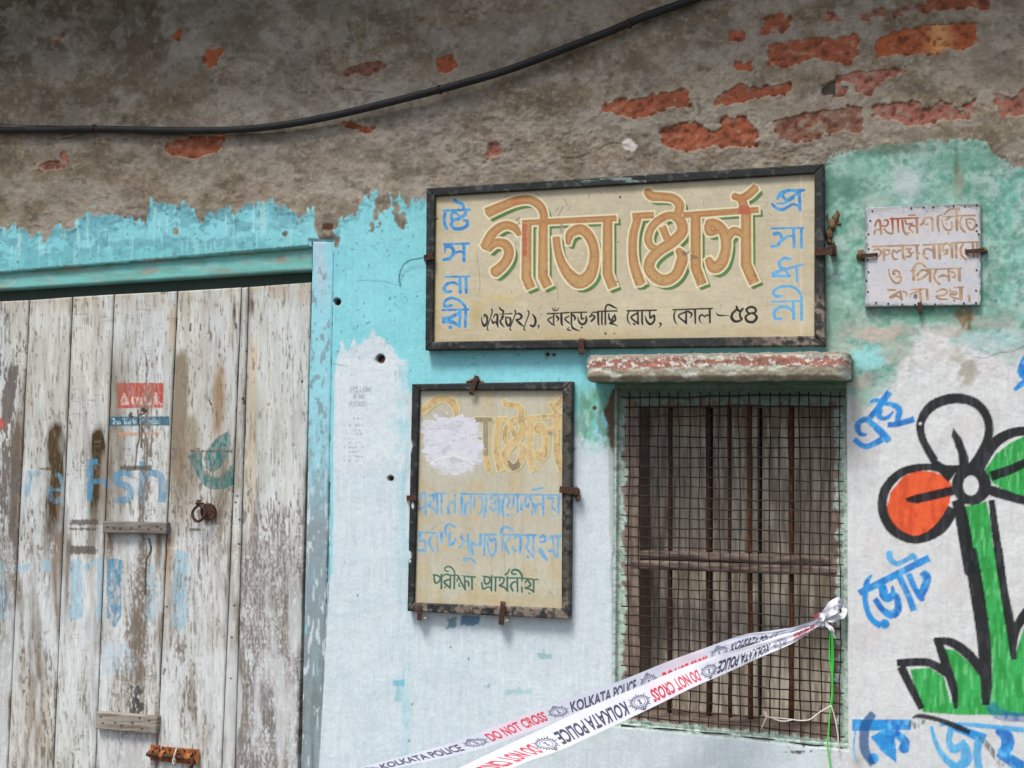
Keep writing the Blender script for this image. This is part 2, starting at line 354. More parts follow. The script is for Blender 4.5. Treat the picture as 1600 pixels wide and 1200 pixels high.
# --- exposed bricks: windows in the render
def T3(P, o=(1040, 0), k=.35): return [(o[0] + p[0] * k, o[1] + p[1] * k) for p in P]
O2 = (520, 0); O1 = (0, 0)
BR = [  # polygon of the exposure, tone, core rect flag
 (T3([(465,205),(620,180),(720,178),(850,165),(855,260),(820,285),(700,270),(640,260),(560,300),(465,300)]), 0),
 (T3([(940,185),(1060,140),(1200,115),(1385,105),(1390,210),(1200,235),(950,255)]), 1),
 (T3([(1155,-60),(1445,-60),(1445,40),(1300,40),(1165,55)]), 0),
 (T3([(430,150),(450,95),(520,65),(560,95),(560,140)]), 0),
 (T3([(290,150),(345,140),(345,170),(290,178)]), 0),
 (T3([(318,290),(385,285),(385,318),(318,318)]), 1),
 (T3([(225,465),(240,430),(340,375),(420,400),(555,370),(560,410),(380,445),(270,470)]), 0),
 ([(942,171),(957,160),(1000,158),(1025,150),(1074,140),(1075,164),(1010,181),(985,184)], 0),
 (T3([(-20,590),(0,570),(130,550),(200,600),(250,580),(260,530),(360,530),(405,590),(405,645),(60,670),(-10,640)]), 0),
 (T3([(475,545),(700,500),(870,480),(880,585),(740,590),(600,640),(510,625)]), 2),
 (T3([(925,480),(1140,455),(1160,510),(1220,450),(1290,470),(1310,500),(1380,445),(1360,525),(1200,540),(1100,565),(1050,540),(930,520)]), 3),
 (T3([(1470,425),(1500,420),(1550,450),(1570,410),(1760,380),(1760,520),(1495,520)]), 3),
 (T3([(860,330),(1000,315),(1090,320),(950,365),(915,425),(860,410),(850,370),(780,345)]), 3),
 (T3([(710,70),(740,65),(770,95),(710,95)]), 3), (T3([(860,80),(980,45),(980,70),(900,88)]), 2),
 (T3([(745,640),(900,615),(1010,605),(1000,660),(900,700),(850,700),(740,685)], O1), 0),
 (T3([(920,230),(990,210),(1000,240),(940,310),(920,290)], O1), 1),
 (T3([(160,740),(230,725),(270,730),(290,665),(315,740),(180,760)], O1), 3),
 (T3([(775,165),(810,140),(812,155),(790,170)], O1), 1), (T3([(245,180),(290,165),(290,185),(250,190)], O1), 2),
 (T3([(40,545),(120,560),(190,570),(195,620),(60,560)], O2), 1),
 (T3([(470,270),(540,245),(570,295),(520,330),(480,315)], O2), 1),
 (T3([(690,680),(730,630),(755,650),(750,690),(700,710)], O2), 3),
 (T3([(60,320),(120,295),(210,285),(230,305),(200,335),(60,340)], O2), 2),
 ([(1395, 20), (1450, 10), (1452, 16), (1400, 28)], 2), ([(1645, 60), (1760, 50), (1760, 90), (1650, 98)], 0), ([(1640, 200), (1790, 190), (1780, 230), (1650, 240)], 0),
]
Lb = CW.layer()
for P, tn in BR: CW.poly(Lb, P)
Lb = Lb + (n_fin - .5) * 13 + (n_mid - .5) * 7 + (n_px - .5) * 2
hb = CW.h.copy(); mb = am(Lb, 3.0); CW.h -= mb * 9
rim = am(np.abs(Lb - 2.5) - 2, 2) * (Lb < 20); CW.mix(rim * .35 * step(n_fin, .5, .3), c3(176, 168, 154)); CW.mix(am(Lb - 3, 8) * .35 * (Lb < 20), c3(150, 100, 76))
# dark hole beside the broken brick
hl = am(np.hypot((X - 1303) / 1.6, Y - 140) - 12 + (n_fin - .5) * 14, 3); CW.mix(hl * .85, c3(48, 44, 36)); CW.h -= hl * 7

# --- where the paint begins (ragged upper edge)
bx = [-260,0,12,40,50,58,75,87,115,125,132,170,180,200,230,236,262,292,305,315,340,352,370,385,410,422,430,445,458,470,490,497,503,515,527,535,548,558,565,572,585,592,600,620,640,665,700,1180,1287,1310,1340,1375,1410,1460,1500,1530,1545,1552,1570,1580,1600,1860]
by = [350,352,355,357,372,360,375,352,355,345,335,333,341,337,348,317,322,320,330,347,332,325,335,322,322,310,320,323,335,337,328,340,352,372,358,345,335,333,325,310,303,299,312,305,318,312,400,400,257,240,236,228,225,222,220,222,232,246,252,262,262,262]
edge = np.interp(CW.X, bx, by)[None, :]
jag = (CW.fbm(7, 11, 3, 21) - .5) * 22 + (CW.noise(3, 26, 22) - .5) * 12
pm_sd = edge + jag * np.where(X > 1280, .5, 1) - Y
Lf = CW.layer()                                        # flaked spots inside the blue paint
for x, y, r in ((596,318,9),(606,320,5),(588,335,5),(620,325,6),(628,345,8),(622,340,6),(582,355,4),(594,348,3),(500,350,9),(505,360,10),(520,368,7),(528,378,5),(447,366,3.5),(276,362,3.5),(600,310,10)):
    Lf = np.minimum(Lf, np.hypot(X - x, (Y - y) * .6) - r)
Lf += (n_fin - .5) * 8
pm = am(pm_sd, 1.6) * (1 - am(Lf, 1.5))
# cement surface under paint is smoother
sm = (3.2 + (n_big - .5) * 5 + (n_mid - .5) * 1.6 + (n_fin - .5) * .7 + (n_v - .5) * 1.8)
lowk = step(-pm_sd, 6, 16)
CW.h[:] = CW.h * (1 - lowk) + np.where(X > 1280, sm + ((n_fin - .5) * 1.4 + (n_mid - .5) * 1.6) * np.clip((640 - Y) / 80, .1, 1), sm) * lowk
CW.h += am(pm_sd, 2) * (1 - am(Lf, 1.5)) * .9
# --- paint colours
aqua = c3(132, 205, 214); aqua2 = c3(146, 214, 222); white = c3(199, 212, 219)
pc = np.zeros_like(CW.col); pc[:] = aqua
def pmix(m, c): pc[:] = pc * (1 - m[..., None]) + np.asarray(c, np.float32) * m[..., None]
pmix(step(n_mid, .5, .3) * .5, aqua2); pmix(step(n_v, .56, .2) * .2, c3(118, 194, 204))
# lintel face above the door: blotched grey-blue
lz = np.clip((490 - X) / 20, 0, 1) * np.clip((Y - 290) / 20, 0, 1)
pmix(lz * step(CW.fbm(30, 14, 4, 23), .5, .12) * .75, c3(108, 168, 180)); pmix(lz * step(CW.fbm(4, 40, 3, 24), .62, .08) * .6, c3(172, 222, 226))
pmix(lz * step(n_fin, .68, .08) * .5, c3(84, 142, 152)); pmix(lz * np.clip((Y - 392 + X * .06) / 20, 0, 1) * .5, c3(100, 178, 182))
# white body
wy = np.interp(CW.X, [-260, 480, 521, 523, 530, 536, 545, 552, 560, 568, 575, 583, 590, 600, 612, 622, 632, 640, 642, 700, 860, 893, 915, 940, 958, 975, 1290, 1330, 1860],
               [1500, 900, 900, 590, 545, 530, 552, 532, 545, 528, 535, 520, 522, 528, 545, 552, 560, 600, 620, 650, 640, 650, 680, 690, 680, 660, 640, 560, 560])[None, :]
wsd = wy + (CW.fbm(5, 16, 3, 25) - .5) * 26 - Y
soft = np.where(X > 645, 44, 2.5)
wm = np.clip(.5 - wsd / soft, 0, 1)
wcol = np.ones_like(pc) * white
def wmix(m, c): wcol[:] = wcol * (1 - m[..., None]) + np.asarray(c, np.float32) * m[..., None]
wmix(step(n_v, .58, .16) * .25, c3(176, 194, 204)); wmix(step(n_mid, .6, .16) * .3, c3(186, 204, 212)); wmix(step(CW.fbm(2.5, 30, 2, 26), .7, .1) * .4, c3(214, 224, 228))
wmix(np.clip((X - 640) / 300, 0, 1) * .25, c3(204, 212, 212))
wmix(step(CW.noise(5, 5, 27), .96, .02) * .3, c3(120, 134, 140))
pmix(wm, wcol)
# brighter whitewashed block with the faint pasted text
blk = np.clip(np.minimum(np.minimum(X - 524, 640 - X) / 3, (Y - 560) / 3), 0, 1) * np.clip((735 - Y) / 4, 0, 1)
pmix(blk * .45, c3(212, 222, 226)); pmix(blk * np.clip((X - 585) / 40, 0, 1) * step(CW.fbm(9, 14, 3, 28), .56, .1) * .4, c3(160, 204, 214))
# aqua remains on the left strip and left of the small sign
pmix(np.clip(1 - np.abs(X - 513 + (Y - 560) * .012) / 8, 0, 1) ** .5 * np.clip((820 - Y) / 120, 0, 1) * (Y > 400) * step(CW.fbm(4, 14, 3, 29), .42, .15), c3(112, 206, 222))
pmix(np.exp(-((X - 632) / 10) ** 2) * step(CW.fbm(6, 40, 3, 30), .52, .2) * (Y > 560) * .55, c3(140, 204, 216))
for x0, y0, x1, y1, c in ((618,1064,631,1071,(96,176,196)),(618,1072,628,1096,(150,196,204)),(756,1069,764,1073,(60,140,140)),(722,962,750,976,(44,110,150)),(700,966,712,980,(90,130,140)),(790,1076,830,1084,(160,196,200)),(842,1022,862,1030,(140,170,176))):
    pmix(am(np.maximum(np.maximum(x0 - X, X - x1), np.maximum(y0 - Y, Y - y1)) + (n_fin - .5) * 9, 2) * .8, c3(*c))
# green bleeding between the small sign and the window
g1 = np.clip(1 - np.abs(X - 935) / 55, 0, 1) * np.clip((Y - 600) / 25, 0, 1) * np.clip((712 - Y) / 35, 0, 1)
pmix(np.clip(g1 * 1.6, 0, 1) * step(CW.fbm(16, 22, 4, 31), .46, .2) * .85, c3(112, 178, 152)); pmix(np.clip(g1 * 1.5, 0, 1) * step(CW.fbm(9, 18, 3, 32), .56, .12) * .7, c3(104, 138, 120))
pmix(np.clip(g1 * 1.3, 0, 1) * step(CW.fbm(8, 16, 3, 33), .62, .1) * .6, c3(170, 210, 206))
g2 = np.clip(1 - np.abs(Y - 565) / 26, 0, 1) * (X > 660) * (X < 930); pmix(g2 * step(CW.fbm(20, 10, 3, 34), .5, .2) * .5, c3(138, 196, 196))
# right-hand part: teal, worn to off-white
rt = np.clip((X - 1278) / 14, 0, 1)
teal = np.ones_like(pc) * c3(122, 168, 152)
def tmix(m, c): teal[:] = teal * (1 - m[..., None]) + np.asarray(c, np.float32) * m[..., None]
tmix(step(CW.fbm(70, 60, 4, 35), .5, .2) * .8, c3(92, 152, 132)); tmix(step(CW.fbm(60, 44, 4, 36), .56, .12) * .8, c3(152, 192, 180))
tmix(np.clip((X - 1530) / 60, 0, 1) * .6, c3(134, 190, 184)); tmix(step(CW.fbm(8, 8, 3, 37), .54, .14) * .6, c3(160, 196, 184)); tmix(step(CW.fbm(24, 34, 4, 137), .56, .1) * .6, c3(170, 192, 184)); tmix(step(CW.fbm(34, 24, 4, 138), .58, .1) * .5, c3(86, 140, 124)); tmix(step(CW.fbm(7, 7, 3, 38), .6, .1) * .5, c3(84, 132, 116))
for x, y, rx, ry, c, k in ((1420,285,26,30,(186,200,200),.8),(1375,315,30,14,(168,186,176),.7),(1340,260,40,20,(150,190,178),.6),(1494,262,5,26,(110,104,84),.9),(1498,290,10,26,(134,138,118),.9),(1478,300,26,14,(150,186,172),.6),(1400,232,50,10,(118,128,112),.7),(1330,300,30,30,(84,120,106),.5),(1500,250,60,20,(80,140,118),.5)):
    tmix(np.clip(1.3 - np.hypot((X - x) / rx, (Y - y) / ry) + (n_fin - .5) * 1.2, 0, 1) * k, c3(*c))
wr = np.ones_like(pc) * c3(208, 211, 211)
def rmix(m, c): wr[:] = wr * (1 - m[..., None]) + np.asarray(c, np.float32) * m[..., None]
rmix(step(n_v, .58, .16) * .3, c3(190, 194, 198)); rmix(step(n_mid, .6, .14) * .35, c3(194, 190, 188)); rmix(step(CW.noise(4, 5, 39), .9, .05) * .35 * np.clip((760 - Y) / 150, .25, 1), c3(120, 116, 110))
rmix(np.clip((Y - 1000) / 200, 0, 1) * .4, c3(190, 200, 204))
ty = np.interp(CW.X, [1280, 1330, 1345, 1375, 1400, 1430, 1480, 1515, 1560, 1600, 1850], [640, 610, 625, 615, 590, 515, 520, 540, 552, 560, 560])[None, :]
tm = am(Y - ty + (CW.fbm(22, 16, 4, 40) - .5) * 70, 34)
mixz = rt * np.clip(1 - np.abs(Y - 545) / 75, 0, 1)
rc = teal * tm[..., None] + wr * (1 - tm[..., None])
def rcm(m, c): rc[:] = rc * (1 - m[..., None]) + np.asarray(c, np.float32) * m[..., None]
rcm(np.clip(1 - np.abs(Y - 520) / 50, 0, 1) * step(CW.fbm(26, 16, 4, 41), .5, .14) * .7, c3(176, 172, 162))
rcm(np.clip(1 - np.hypot((X - 1355) / 34, (Y - 560) / 26), 0, 1) * 1.6 * step(n_fin, .4, .3), c3(144, 200, 198)) if False else None
def blob(x, y, rx, ry, c, k=1., ns=1.): rcm(np.clip((1.25 - np.hypot((X - x) / rx, (Y - y) / ry) + (n_fin - .5) * 1.3 * ns + (n_mid - .5) * 1.2) * 2, 0, 1) * k, c3(*c))
blob(1360,560,26,18,(146,204,204)); blob(1375,522,28,10,(184,172,160),.8); blob(1400,552,22,22,(174,174,162),.6); blob(1345,600,24,16,(176,164,154),.7); blob(1366,590,14,10,(140,144,146),.6)
blob(1380,600,16,22,(160,190,184),.6); blob(1506,496,16,14,(128,104,66),.8); blob(1514,508,5,12,(112,92,60),.9); blob(1512,580,14,22,(150,140,122),.7); blob(1495,560,16,16,(176,176,160),.6); blob(1545,530,40,16,(168,196,198),.7); blob(1440,495,40,8,(110,168,138),.7)
blob(1352,615,12,14,(140,176,160),.7); blob(1338,640,8,30,(176,180,170),.6); blob(1300,500,16,60,(138,172,154),.7)
pc[:] = pc * (1 - rt[..., None]) + rc * rt[..., None]
# dirty cracks on the teal/white seam
Ls = CW.layer()
for P in ([(1520,557,1.2),(1540,560,1.2),(1560,552,1.2),(1585,548,1.2),(1600,540,1.2)], [(625,447,1.2),(624,428,1.2),(636,409,1.4),(664,402,1.4)], [(560,438,.8),(600,440,.8),(622,446,.8)], [(515,567,1),(545,573,1)]):
    CW.stroke(Ls, P)
pmix(am(Ls, 1.2) * .75, c3(60, 84, 88))
Lt = CW.layer()
word(CW, Lt, 'FOLLOW', 549, 605, 8, 1.0, .62, -.02); word(CW, Lt, 'IF NO', 553, 616, 7, .9, .62); word(CW, Lt, 'PLEASE', 547, 628, 7, .8, .62)
pmix(am(Lt - .2, 1) * .6, c3(104, 112, 120))
Lt = CW.layer()
for k, yy in enumerate((654, 665, 672, 678, 685, 692, 699, 706, 713, 720)):
    rr = np.random.default_rng(50 + k); x = 553 if k == 0 else 546
    while x < 565: CW.stroke(Lt, [(x, yy, 3.2), (x + rr.uniform(1.5, 4), yy - .1, 3.2)], lin=True); x += rr.uniform(4, 6)
    if k > 0: CW.stroke(Lt, [(538, yy, 2.5), (541, yy, 2.5)], lin=True)
pmix(am(Lt, 1) * .6 * step(CW.noise(1.6, 2, 60), .45, .3), c3(110, 118, 124))
CW.col[:] = CW.col * (1 - pm[..., None]) + pc * pm[..., None]
# flecks of missing paint
fl = step(CW.fbm(4, 5, 2, 61), .83, .03) * pm * np.clip((700 - Y) / 200, .15, 1) * (X < 1280); CW.mix(fl * .8, c3(96, 110, 104))
# brown worn plaster left of the window's top corner, crumbs at its rim
Lw = CW.layer(); CW.poly(Lw, [(944,640),(952,622),(958,608),(968,608),(966,700),(960,716),(952,680),(950,660)]); Lw += (n_fin - .5) * 7
CW.mix(am(Lw, 2), c3(92, 78, 64)); CW.h -= am(Lw, 2) * 1.6
Lw = CW.layer(); CW.poly(Lw, [(952,700),(966,700),(963,1000),(956,1000)]); CW.mix(am(Lw + (CW.fbm(5, 30, 2, 62) - .5) * 6, 2) * .5, c3(138, 150, 138))
CW.mix(am(np.hypot(X - 930, Y - 638) - 4 + (n_fin - .5) * 3, 1.5), c3(84, 56, 44))
# peeled patches below the sill
pz = np.clip(1 - np.abs(X - 1262) / 70, 0, 1) * np.clip(1 - np.abs(Y - 1172) / 16, 0, 1); CW.mix(step(CW.fbm(6, 5, 3, 63) + pz * .5, .92, .06) * (pz > 0), c3(96, 98, 94))
# dirt line right of window sill
CW.mix(np.clip(1 - np.hypot((X - 1340) / 12, (Y - 1190) / 20), 0, 1) * .7, c3(150, 148, 134))
# holes and nails
def hole(x, y, r, dpt=20, ring=True):
    m = am(np.hypot(X - x, Y - y) - r + (n_fin - .5) * 2, 1.5); CW.h[:] = CW.h - m * dpt
    if ring: CW.mix(am(np.hypot(X - x, Y - y) - r - 2.5, 2) * .6, c3(150, 158, 156))
    CW.mix(m, c3(44, 38, 34))
hole(527, 472, 5.5); hole(595, 561, 6.5, 14); hole(611, 748, 4, 12); hole(512, 350, 1, 1, False); hole(898, 702, 1.4, 4, False); hole(856, 554, 3, 8); hole(866, 554, 2.5, 8)
CW.mix(am(np.hypot(X - 597, Y - 564) - 4, 1.5), c3(120, 74, 52))
for x, y in ((683,748),(714,748),(560,930),(733,1029),(705,1011),(645,1100),(1388,330),(1556,470),(1546,430),(1525,470),(1555,388),(640,1157)): CW.mix(am(np.hypot(X - x, (Y - y) * .6) - 1.3, 1.2) * .8, c3(60, 62, 60))
CW.mix(am(np.maximum(np.abs(X - 514) - 9, np.abs(Y - 355) - 5) + (n_fin - .5) * 5, 1.5), c3(84, 52, 40)); 

# ------------------------------------------------------------------ painted slogans and flower on the right
def paint(L, c, aa=1.2, k=.98, dry=.0, seed=70, rel=.25, out=None):
    nz = CW.fbm(3, 22, 2, seed); m = am(L + (n_px - .5) * .8, aa) * k
    if dry: m = m * (1 - dry * step(nz, .5, .2))
    if out is not None: CW.mix(am(L - 1.4, 2) * .35, out)
    CW.mix(m, c); CW.h += m * rel
BLU = np.ones_like(pc) * c3(30, 140, 212)
vv = CW.fbm(14, 16, 3, 71)[..., None]; BLU = BLU * (1 - np.clip((vv - .45) * 4, 0, 1)) + c3(18, 104, 184) * np.clip((vv - .45) * 4, 0, 1)
vv = CW.fbm(10, 12, 3, 72)[..., None]; BLU = BLU * (1 - np.clip((vv - .58) * 5, 0, 1)) + c3(82, 174, 234) * np.clip((vv - .58) * 5, 0, 1)
LBL = BLU * .45 + c3(92, 184, 240) * .55
BLK = np.ones_like(pc) * c3(28, 30, 34); vv = step(CW.fbm(4, 26, 3, 73), .6, .12)[..., None]; BLK = BLK * (1 - vv * .45) + c3(66, 70, 76) * vv * .45
GRN = np.ones_like(pc) * c3(52, 168, 84); vv = step(CW.fbm(5, 30, 3, 74), .5, .2)[..., None]; GRN = GRN * (1 - vv * .85) + c3(34, 140, 56) * vv * .85
vv = step(CW.fbm(4, 24, 2, 75), .68, .1)[..., None]; GRN = GRN * (1 - vv * .6) + c3(112, 200, 130) * vv * .6
ORG = np.ones_like(pc) * c3(228, 92, 44); vv = step(CW.fbm(7, 24, 3, 76), .54, .2)[..., None]; ORG = ORG * (1 - vv * .8) + c3(200, 72, 36) * vv * .8
m4 = (1300, 560, .26667); m5 = (1300, 860, .28333)
L = CW.layer(); CW.poly(L, [(320,880),(345,780),(420,690),(500,655),(600,665),(680,700),(700,740),(700,800),(680,880),(600,990),(520,1040),(430,1035),(350,970)], m4); paint(L, ORG)
L = CW.layer(); CW.poly(L, [(895,655),(960,560),(1050,490),(1125,455),(1300,460),(1400,560),(1420,650),(1350,760),(1200,810),(1125,808),(1050,790),(945,735)], m4)
CW.poly(L, [(770,870),(905,835),(925,940),(960,1260),(800,1260)], m4)
CW.poly(L, [(500,890),(430,655),(540,645),(620,700),(655,850),(680,700),(615,540),(680,550),(760,620),(820,700),(828,850),(870,800),(885,640),(780,-20),(905,-20),(950,300),(1000,600),(1059,420),(1200,330),(1400,400),(1400,930),(870,905),(700,905),(520,890)], m5)
paint(L, GRN)
L = CW.layer()
for P in ([(600,600,50),(530,470,46),(522,370,50),(590,275,60),(720,234,60),(840,262,56),(908,345,52),(918,450,52),(875,560,60),(820,650,70)], [(590,600,40),(660,645,45),(760,650,50)],
          [(700,700,60),(620,645,42),(520,638,45),(400,672,50),(312,770,56),(297,890,56),(352,1000,58),(450,1056,50),(540,1052,52),(640,990,70),(712,880,70)],
          [(860,640,70),(930,520,70),(1020,450,60),(1125,425,54),(1250,435,54),(1380,500,54),(1440,640,54),(1380,780,54),(1250,835,54),(1125,832,50),(1000,795,60),(920,770,60)],
          [(930,690,60),(1050,650,55),(1125,615,48),(1250,590,24)],
          [(735,830,70),(765,960,78),(800,1180,76),(815,1260,76)], [(935,830,36),(955,1000,46),(985,1200,50),(990,1260,50)]):
    CW.stroke(L, P, m4)
CW.poly(L, [(710,405),(700,450),(740,560),(745,660),(805,660),(800,580),(760,470)], m4); CW.poly(L, [(430,820),(500,795),(720,745),(720,800),(500,850),(440,840)], m4)
L2 = np.hypot((X - 1518) / 1.0, Y - 758) - 31; L = np.minimum(L, L2)
for P in ([(762,-10,70),(795,200,78),(832,450,76),(850,700,66),(848,850,44)], [(915,-10,50),(945,200,44),(980,400,52),(1003,600,34)], [(1000,590,24),(1012,450,44),(1059,360,56),(1150,260,56)],
          [(495,872,36),(440,760,46),(380,640,50)], [(358,620,40),(450,616,46),(540,620,46),(640,680,50)], [(578,482,44),(625,620,52),(670,760,46),(685,870,22)], [(565,495,32),(660,508,50),(760,580,56),(835,680,50)]):
    CW.stroke(L, P, m5)
L = np.maximum(L, -(np.hypot((X - 1517) / .78, Y - 758.5) - 15.5)); paint(L, BLK, k=.98)
CW.mix(am(np.hypot(X - 1438, Y - 662) - 2.2, 1.2), c3(220, 222, 220)); 
L = CW.layer()
for P in ([(880,855,70),(930,905,60),(1059,920,50),(1300,935,50)],): CW.stroke(L, P, m5)
paint(L, c3(24, 92, 158), k=.8, dry=.4)
m1 = (1320, 600, .0917)
L = CW.layer()
for P in ([(765,135,100),(650,290,100),(560,420,90),(430,575,80)], [(440,310,40),(520,272,60),(620,310,80)], [(590,430,110),(580,530,90),(640,590,60),(740,565,50),(825,465,14)],
          [(680,335,60),(820,355,76),(930,450,100),(890,640,80)], [(740,692,76),(900,680,84),(1180,600,90)], [(368,865,40),(275,855,60),(222,780,84),(225,690,84),(300,615,80),(380,615,84),(480,690,90),(620,820,120),(755,970,100)],
          [(165,940,80),(300,1050,84),(430,1050,84),(640,940,100)]): CW.stroke(L, P, m1)
m2 = (1330, 850, .1167)
for P in ([(110,655,80),(1040,185,84)], [(272,415,14),(215,500,60),(188,640,64),(198,820,66),(270,1000,66),(400,1095,76)], [(450,1068,120)], [(415,560,100),(445,680,120),(505,725,100),(560,660,60),(550,560,14)],
          [(320,735,70),(420,875,74),(540,945,100),(625,870,96),(615,720,80),(565,650,50)], [(650,440,74),(770,700,74),(838,885,74)], [(770,400,74),(860,610,64),(920,700,76),(955,735,70)], [(965,400,110),(1020,440,90),(990,560,104),(935,690,80)]):
    CW.stroke(L, P, m2, lin=len(P) == 2)
m3 = (1330, 1100, .16875)
CW.poly(L, [(185,300),(330,225),(400,250),(418,535),(290,440)], m3)
for P in ([(15,192,100),(552,190,90)], [(205,500,96)], [(400,262,70),(495,335,70),(485,430,96)], [(960,215,56),(1090,262,70),(1235,320,84)], [(1350,235,60),(1440,300,110),(1440,400,110),(1380,450,70)], [(1370,440,90),(1500,530,100),(1640,600,90)]):
    CW.stroke(L, P, m3, lin=len(P) == 2)
CW.stroke(L, [(1612,548,14),(1598,580,16),(1612,592,10)]); CW.stroke(L, [(1585,609,4),(1600,598,9),(1616,594,12)])
paint(L - .8, BLU, dry=.04, out=c3(222, 232, 238))
L = CW.layer()
CW.stroke(L, [(512,100,80),(525,205,76),(620,262,60),(750,205,60),(830,160,70),(872,210,50)], m2)
for P in ([(740,205,24),(790,370,40),(865,495,56),(970,575,70),(1060,520,100),(1060,430,90),(1030,330,30)], [(930,205,60),(905,340,50),(950,415,76),(1035,370,60)], [(1185,320,76),(1165,450,66),(1185,620,66)], [(820,192,16),(1000,180,30),(1600,238,46)], [(40,240,10),(25,400,10),(46,520,12)]): CW.stroke(L, P, m3)
paint(L - .5, LBL, dry=.12)
L = CW.layer()
for P in ([(205,85,70),(140,180,90),(120,300,90),(130,430,86),(200,560,56)],): CW.stroke(L, P, m3)
paint(L, c3(34, 84, 138), k=.85)
L = CW.layer(); CW.stroke(L, [(570,122,14),(640,108,44),(800,140,44),(1000,215,56),(1100,262,40)], m3); paint(L, BLK, k=.95)
L = CW.layer(); CW.stroke(L, [(1180,300,26),(1260,375,50),(1400,580,50)], m3); CW.stroke(L, [(540,170,50),(600,200,50),(680,150,30)], m3); paint(L, c3(90, 94, 98), k=.8, dry=.9, seed=77)
for i in range(60):   # splashes around the upper end of the black stroke
    x = 1448 + rg.normal(0, 22); y = 1135 + abs(rg.normal(0, 22)); CW.mix(am(np.hypot(X[:, :] - x, Y - y) - rg.uniform(.3, 1.1), 1) * .6, c3(70, 72, 76)) if 0 else None

# ------------------------------------------------------------------ frame posts and window rims share this canvas
# door post (painted aqua above, bare grey below) and header strip
Lp = CW.layer(); CW.poly(Lp, [(483,374),(523,374),(520,560),(516,900),(499,1200),(492,1440),(455,1440),(462,1200),(474,900),(486,560)])
mp_ = am(Lp, 1.5)
postc = np.ones_like(pc) * c3(144, 206, 218)
def qmix(m, c): postc[:] = postc * (1 - m[..., None]) + np.asarray(c, np.float32) * m[..., None]
qmix(step(CW.fbm(5, 34, 3, 80), .5, .2) * .7 * np.clip((500 - Y) / 60, .25, 1), c3(178, 196, 208)); qmix(step(CW.fbm(4, 12, 3, 81) - np.clip((470 - Y) / 900, 0, .12), .62, .05) * .7, c3(118, 132, 140))
dn = np.clip((Y - 620) / 200, 0, 1)
qmix(dn * step(CW.fbm(7, 44, 4, 82) + dn * .4, .62, .2), c3(136, 152, 158)); qmix(np.clip((Y - 900) / 300, 0, 1) * step(CW.fbm(6, 90, 3, 83), .45, .3) * .8, c3(100, 106, 98))
qmix(step(CW.fbm(4, 20, 3, 84), .66, .05) * dn * .9, c3(196, 210, 216)); qmix(np.clip((Y - 740) / 60, 0, 1) * np.clip((820 - Y) / 60, 0, 1) * step(CW.fbm(5, 10, 2, 85), .5, .1) * .5, c3(150, 190, 206))
CW.mix(mp_, postc); CW.h[:] = np.where(mp_ > .5, (n_v - .5) * 1.4 + (n_fin - .5) * 1.0, CW.h)
Lh = CW.layer(); CW.poly(Lh, [(-260,440),(0,425),(487,384),(490,424),(0,455),(-260,470)])
hc = np.ones_like(pc) * c3(112, 170, 160); k1 = step(CW.fbm(30, 7, 4, 86), .62, .06)[..., None]; hc = hc * (1 - k1 * .8) + c3(150, 150, 138) * k1 * .8
k1 = step(CW.fbm(40, 8, 3, 87), .5, .2)[..., None]; hc = hc * (1 - k1 * .5) + c3(124, 200, 200) * k1 * .5
k1 = (step(CW.fbm(20, 5, 3, 88), .6, .06) * np.clip((415 - X * .07 - Y + 12) / 14, 0, 1))[..., None]; hc = hc * (1 - k1) + c3(78, 108, 64) * k1
mh = am(Lh, 1.5); CW.mix(mh, hc); CW.h[:] = np.where(mh > .5, (n_fin - .5) * 1.2, CW.h)
# window rims: pale green paint peeling off brown-grey wood
Lr = CW.layer(); CW.poly(Lr, [(961,596),(1323,596),(1326,1172),(956,1134)]); mr = am(Lr, 1)
wd = np.ones_like(pc) * c3(140, 124, 112)
k1 = step(CW.fbm(3, 30, 3, 89), .5, .2)[..., None]; wd = wd * (1 - k1 * .7) + c3(108, 92, 82) * k1 * .7
gp = np.ones_like(pc) * c3(184, 202, 192); k1 = step(CW.fbm(6, 8, 3, 90), .56, .1)[..., None]; gp = gp * (1 - k1 * .5) + c3(134, 164, 148) * k1 * .5
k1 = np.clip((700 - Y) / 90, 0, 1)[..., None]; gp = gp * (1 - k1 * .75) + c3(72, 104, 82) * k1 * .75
k1 = step(ridf, .72, .1)[..., None]; gp = gp * (1 - k1 * .55) + c3(96, 104, 92) * k1 * .55
dl = X - (962 - (Y - 600) * .006); dr = (1322 + (Y - 600) * .004) - X; db = (1128 + (X - 965) * .1) - Y
dt = Y - 600
dmin = np.minimum(np.minimum(dl, dr * 1.0), np.minimum(dt * .45, db * 2.2)) + 0 * X
pgm = am(dmin - 16 + (CW.fbm(12, 16, 3, 91) - .5) * 26 + (n_fin - .5) * 6, 1.2)
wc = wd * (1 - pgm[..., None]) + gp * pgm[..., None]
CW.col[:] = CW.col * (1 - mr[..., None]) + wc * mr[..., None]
CW.h[:] = np.where(mr > .5, pgm * 1.6 + (CW.fbm(6, 9, 3, 92) - .5) * 2.0, CW.h)

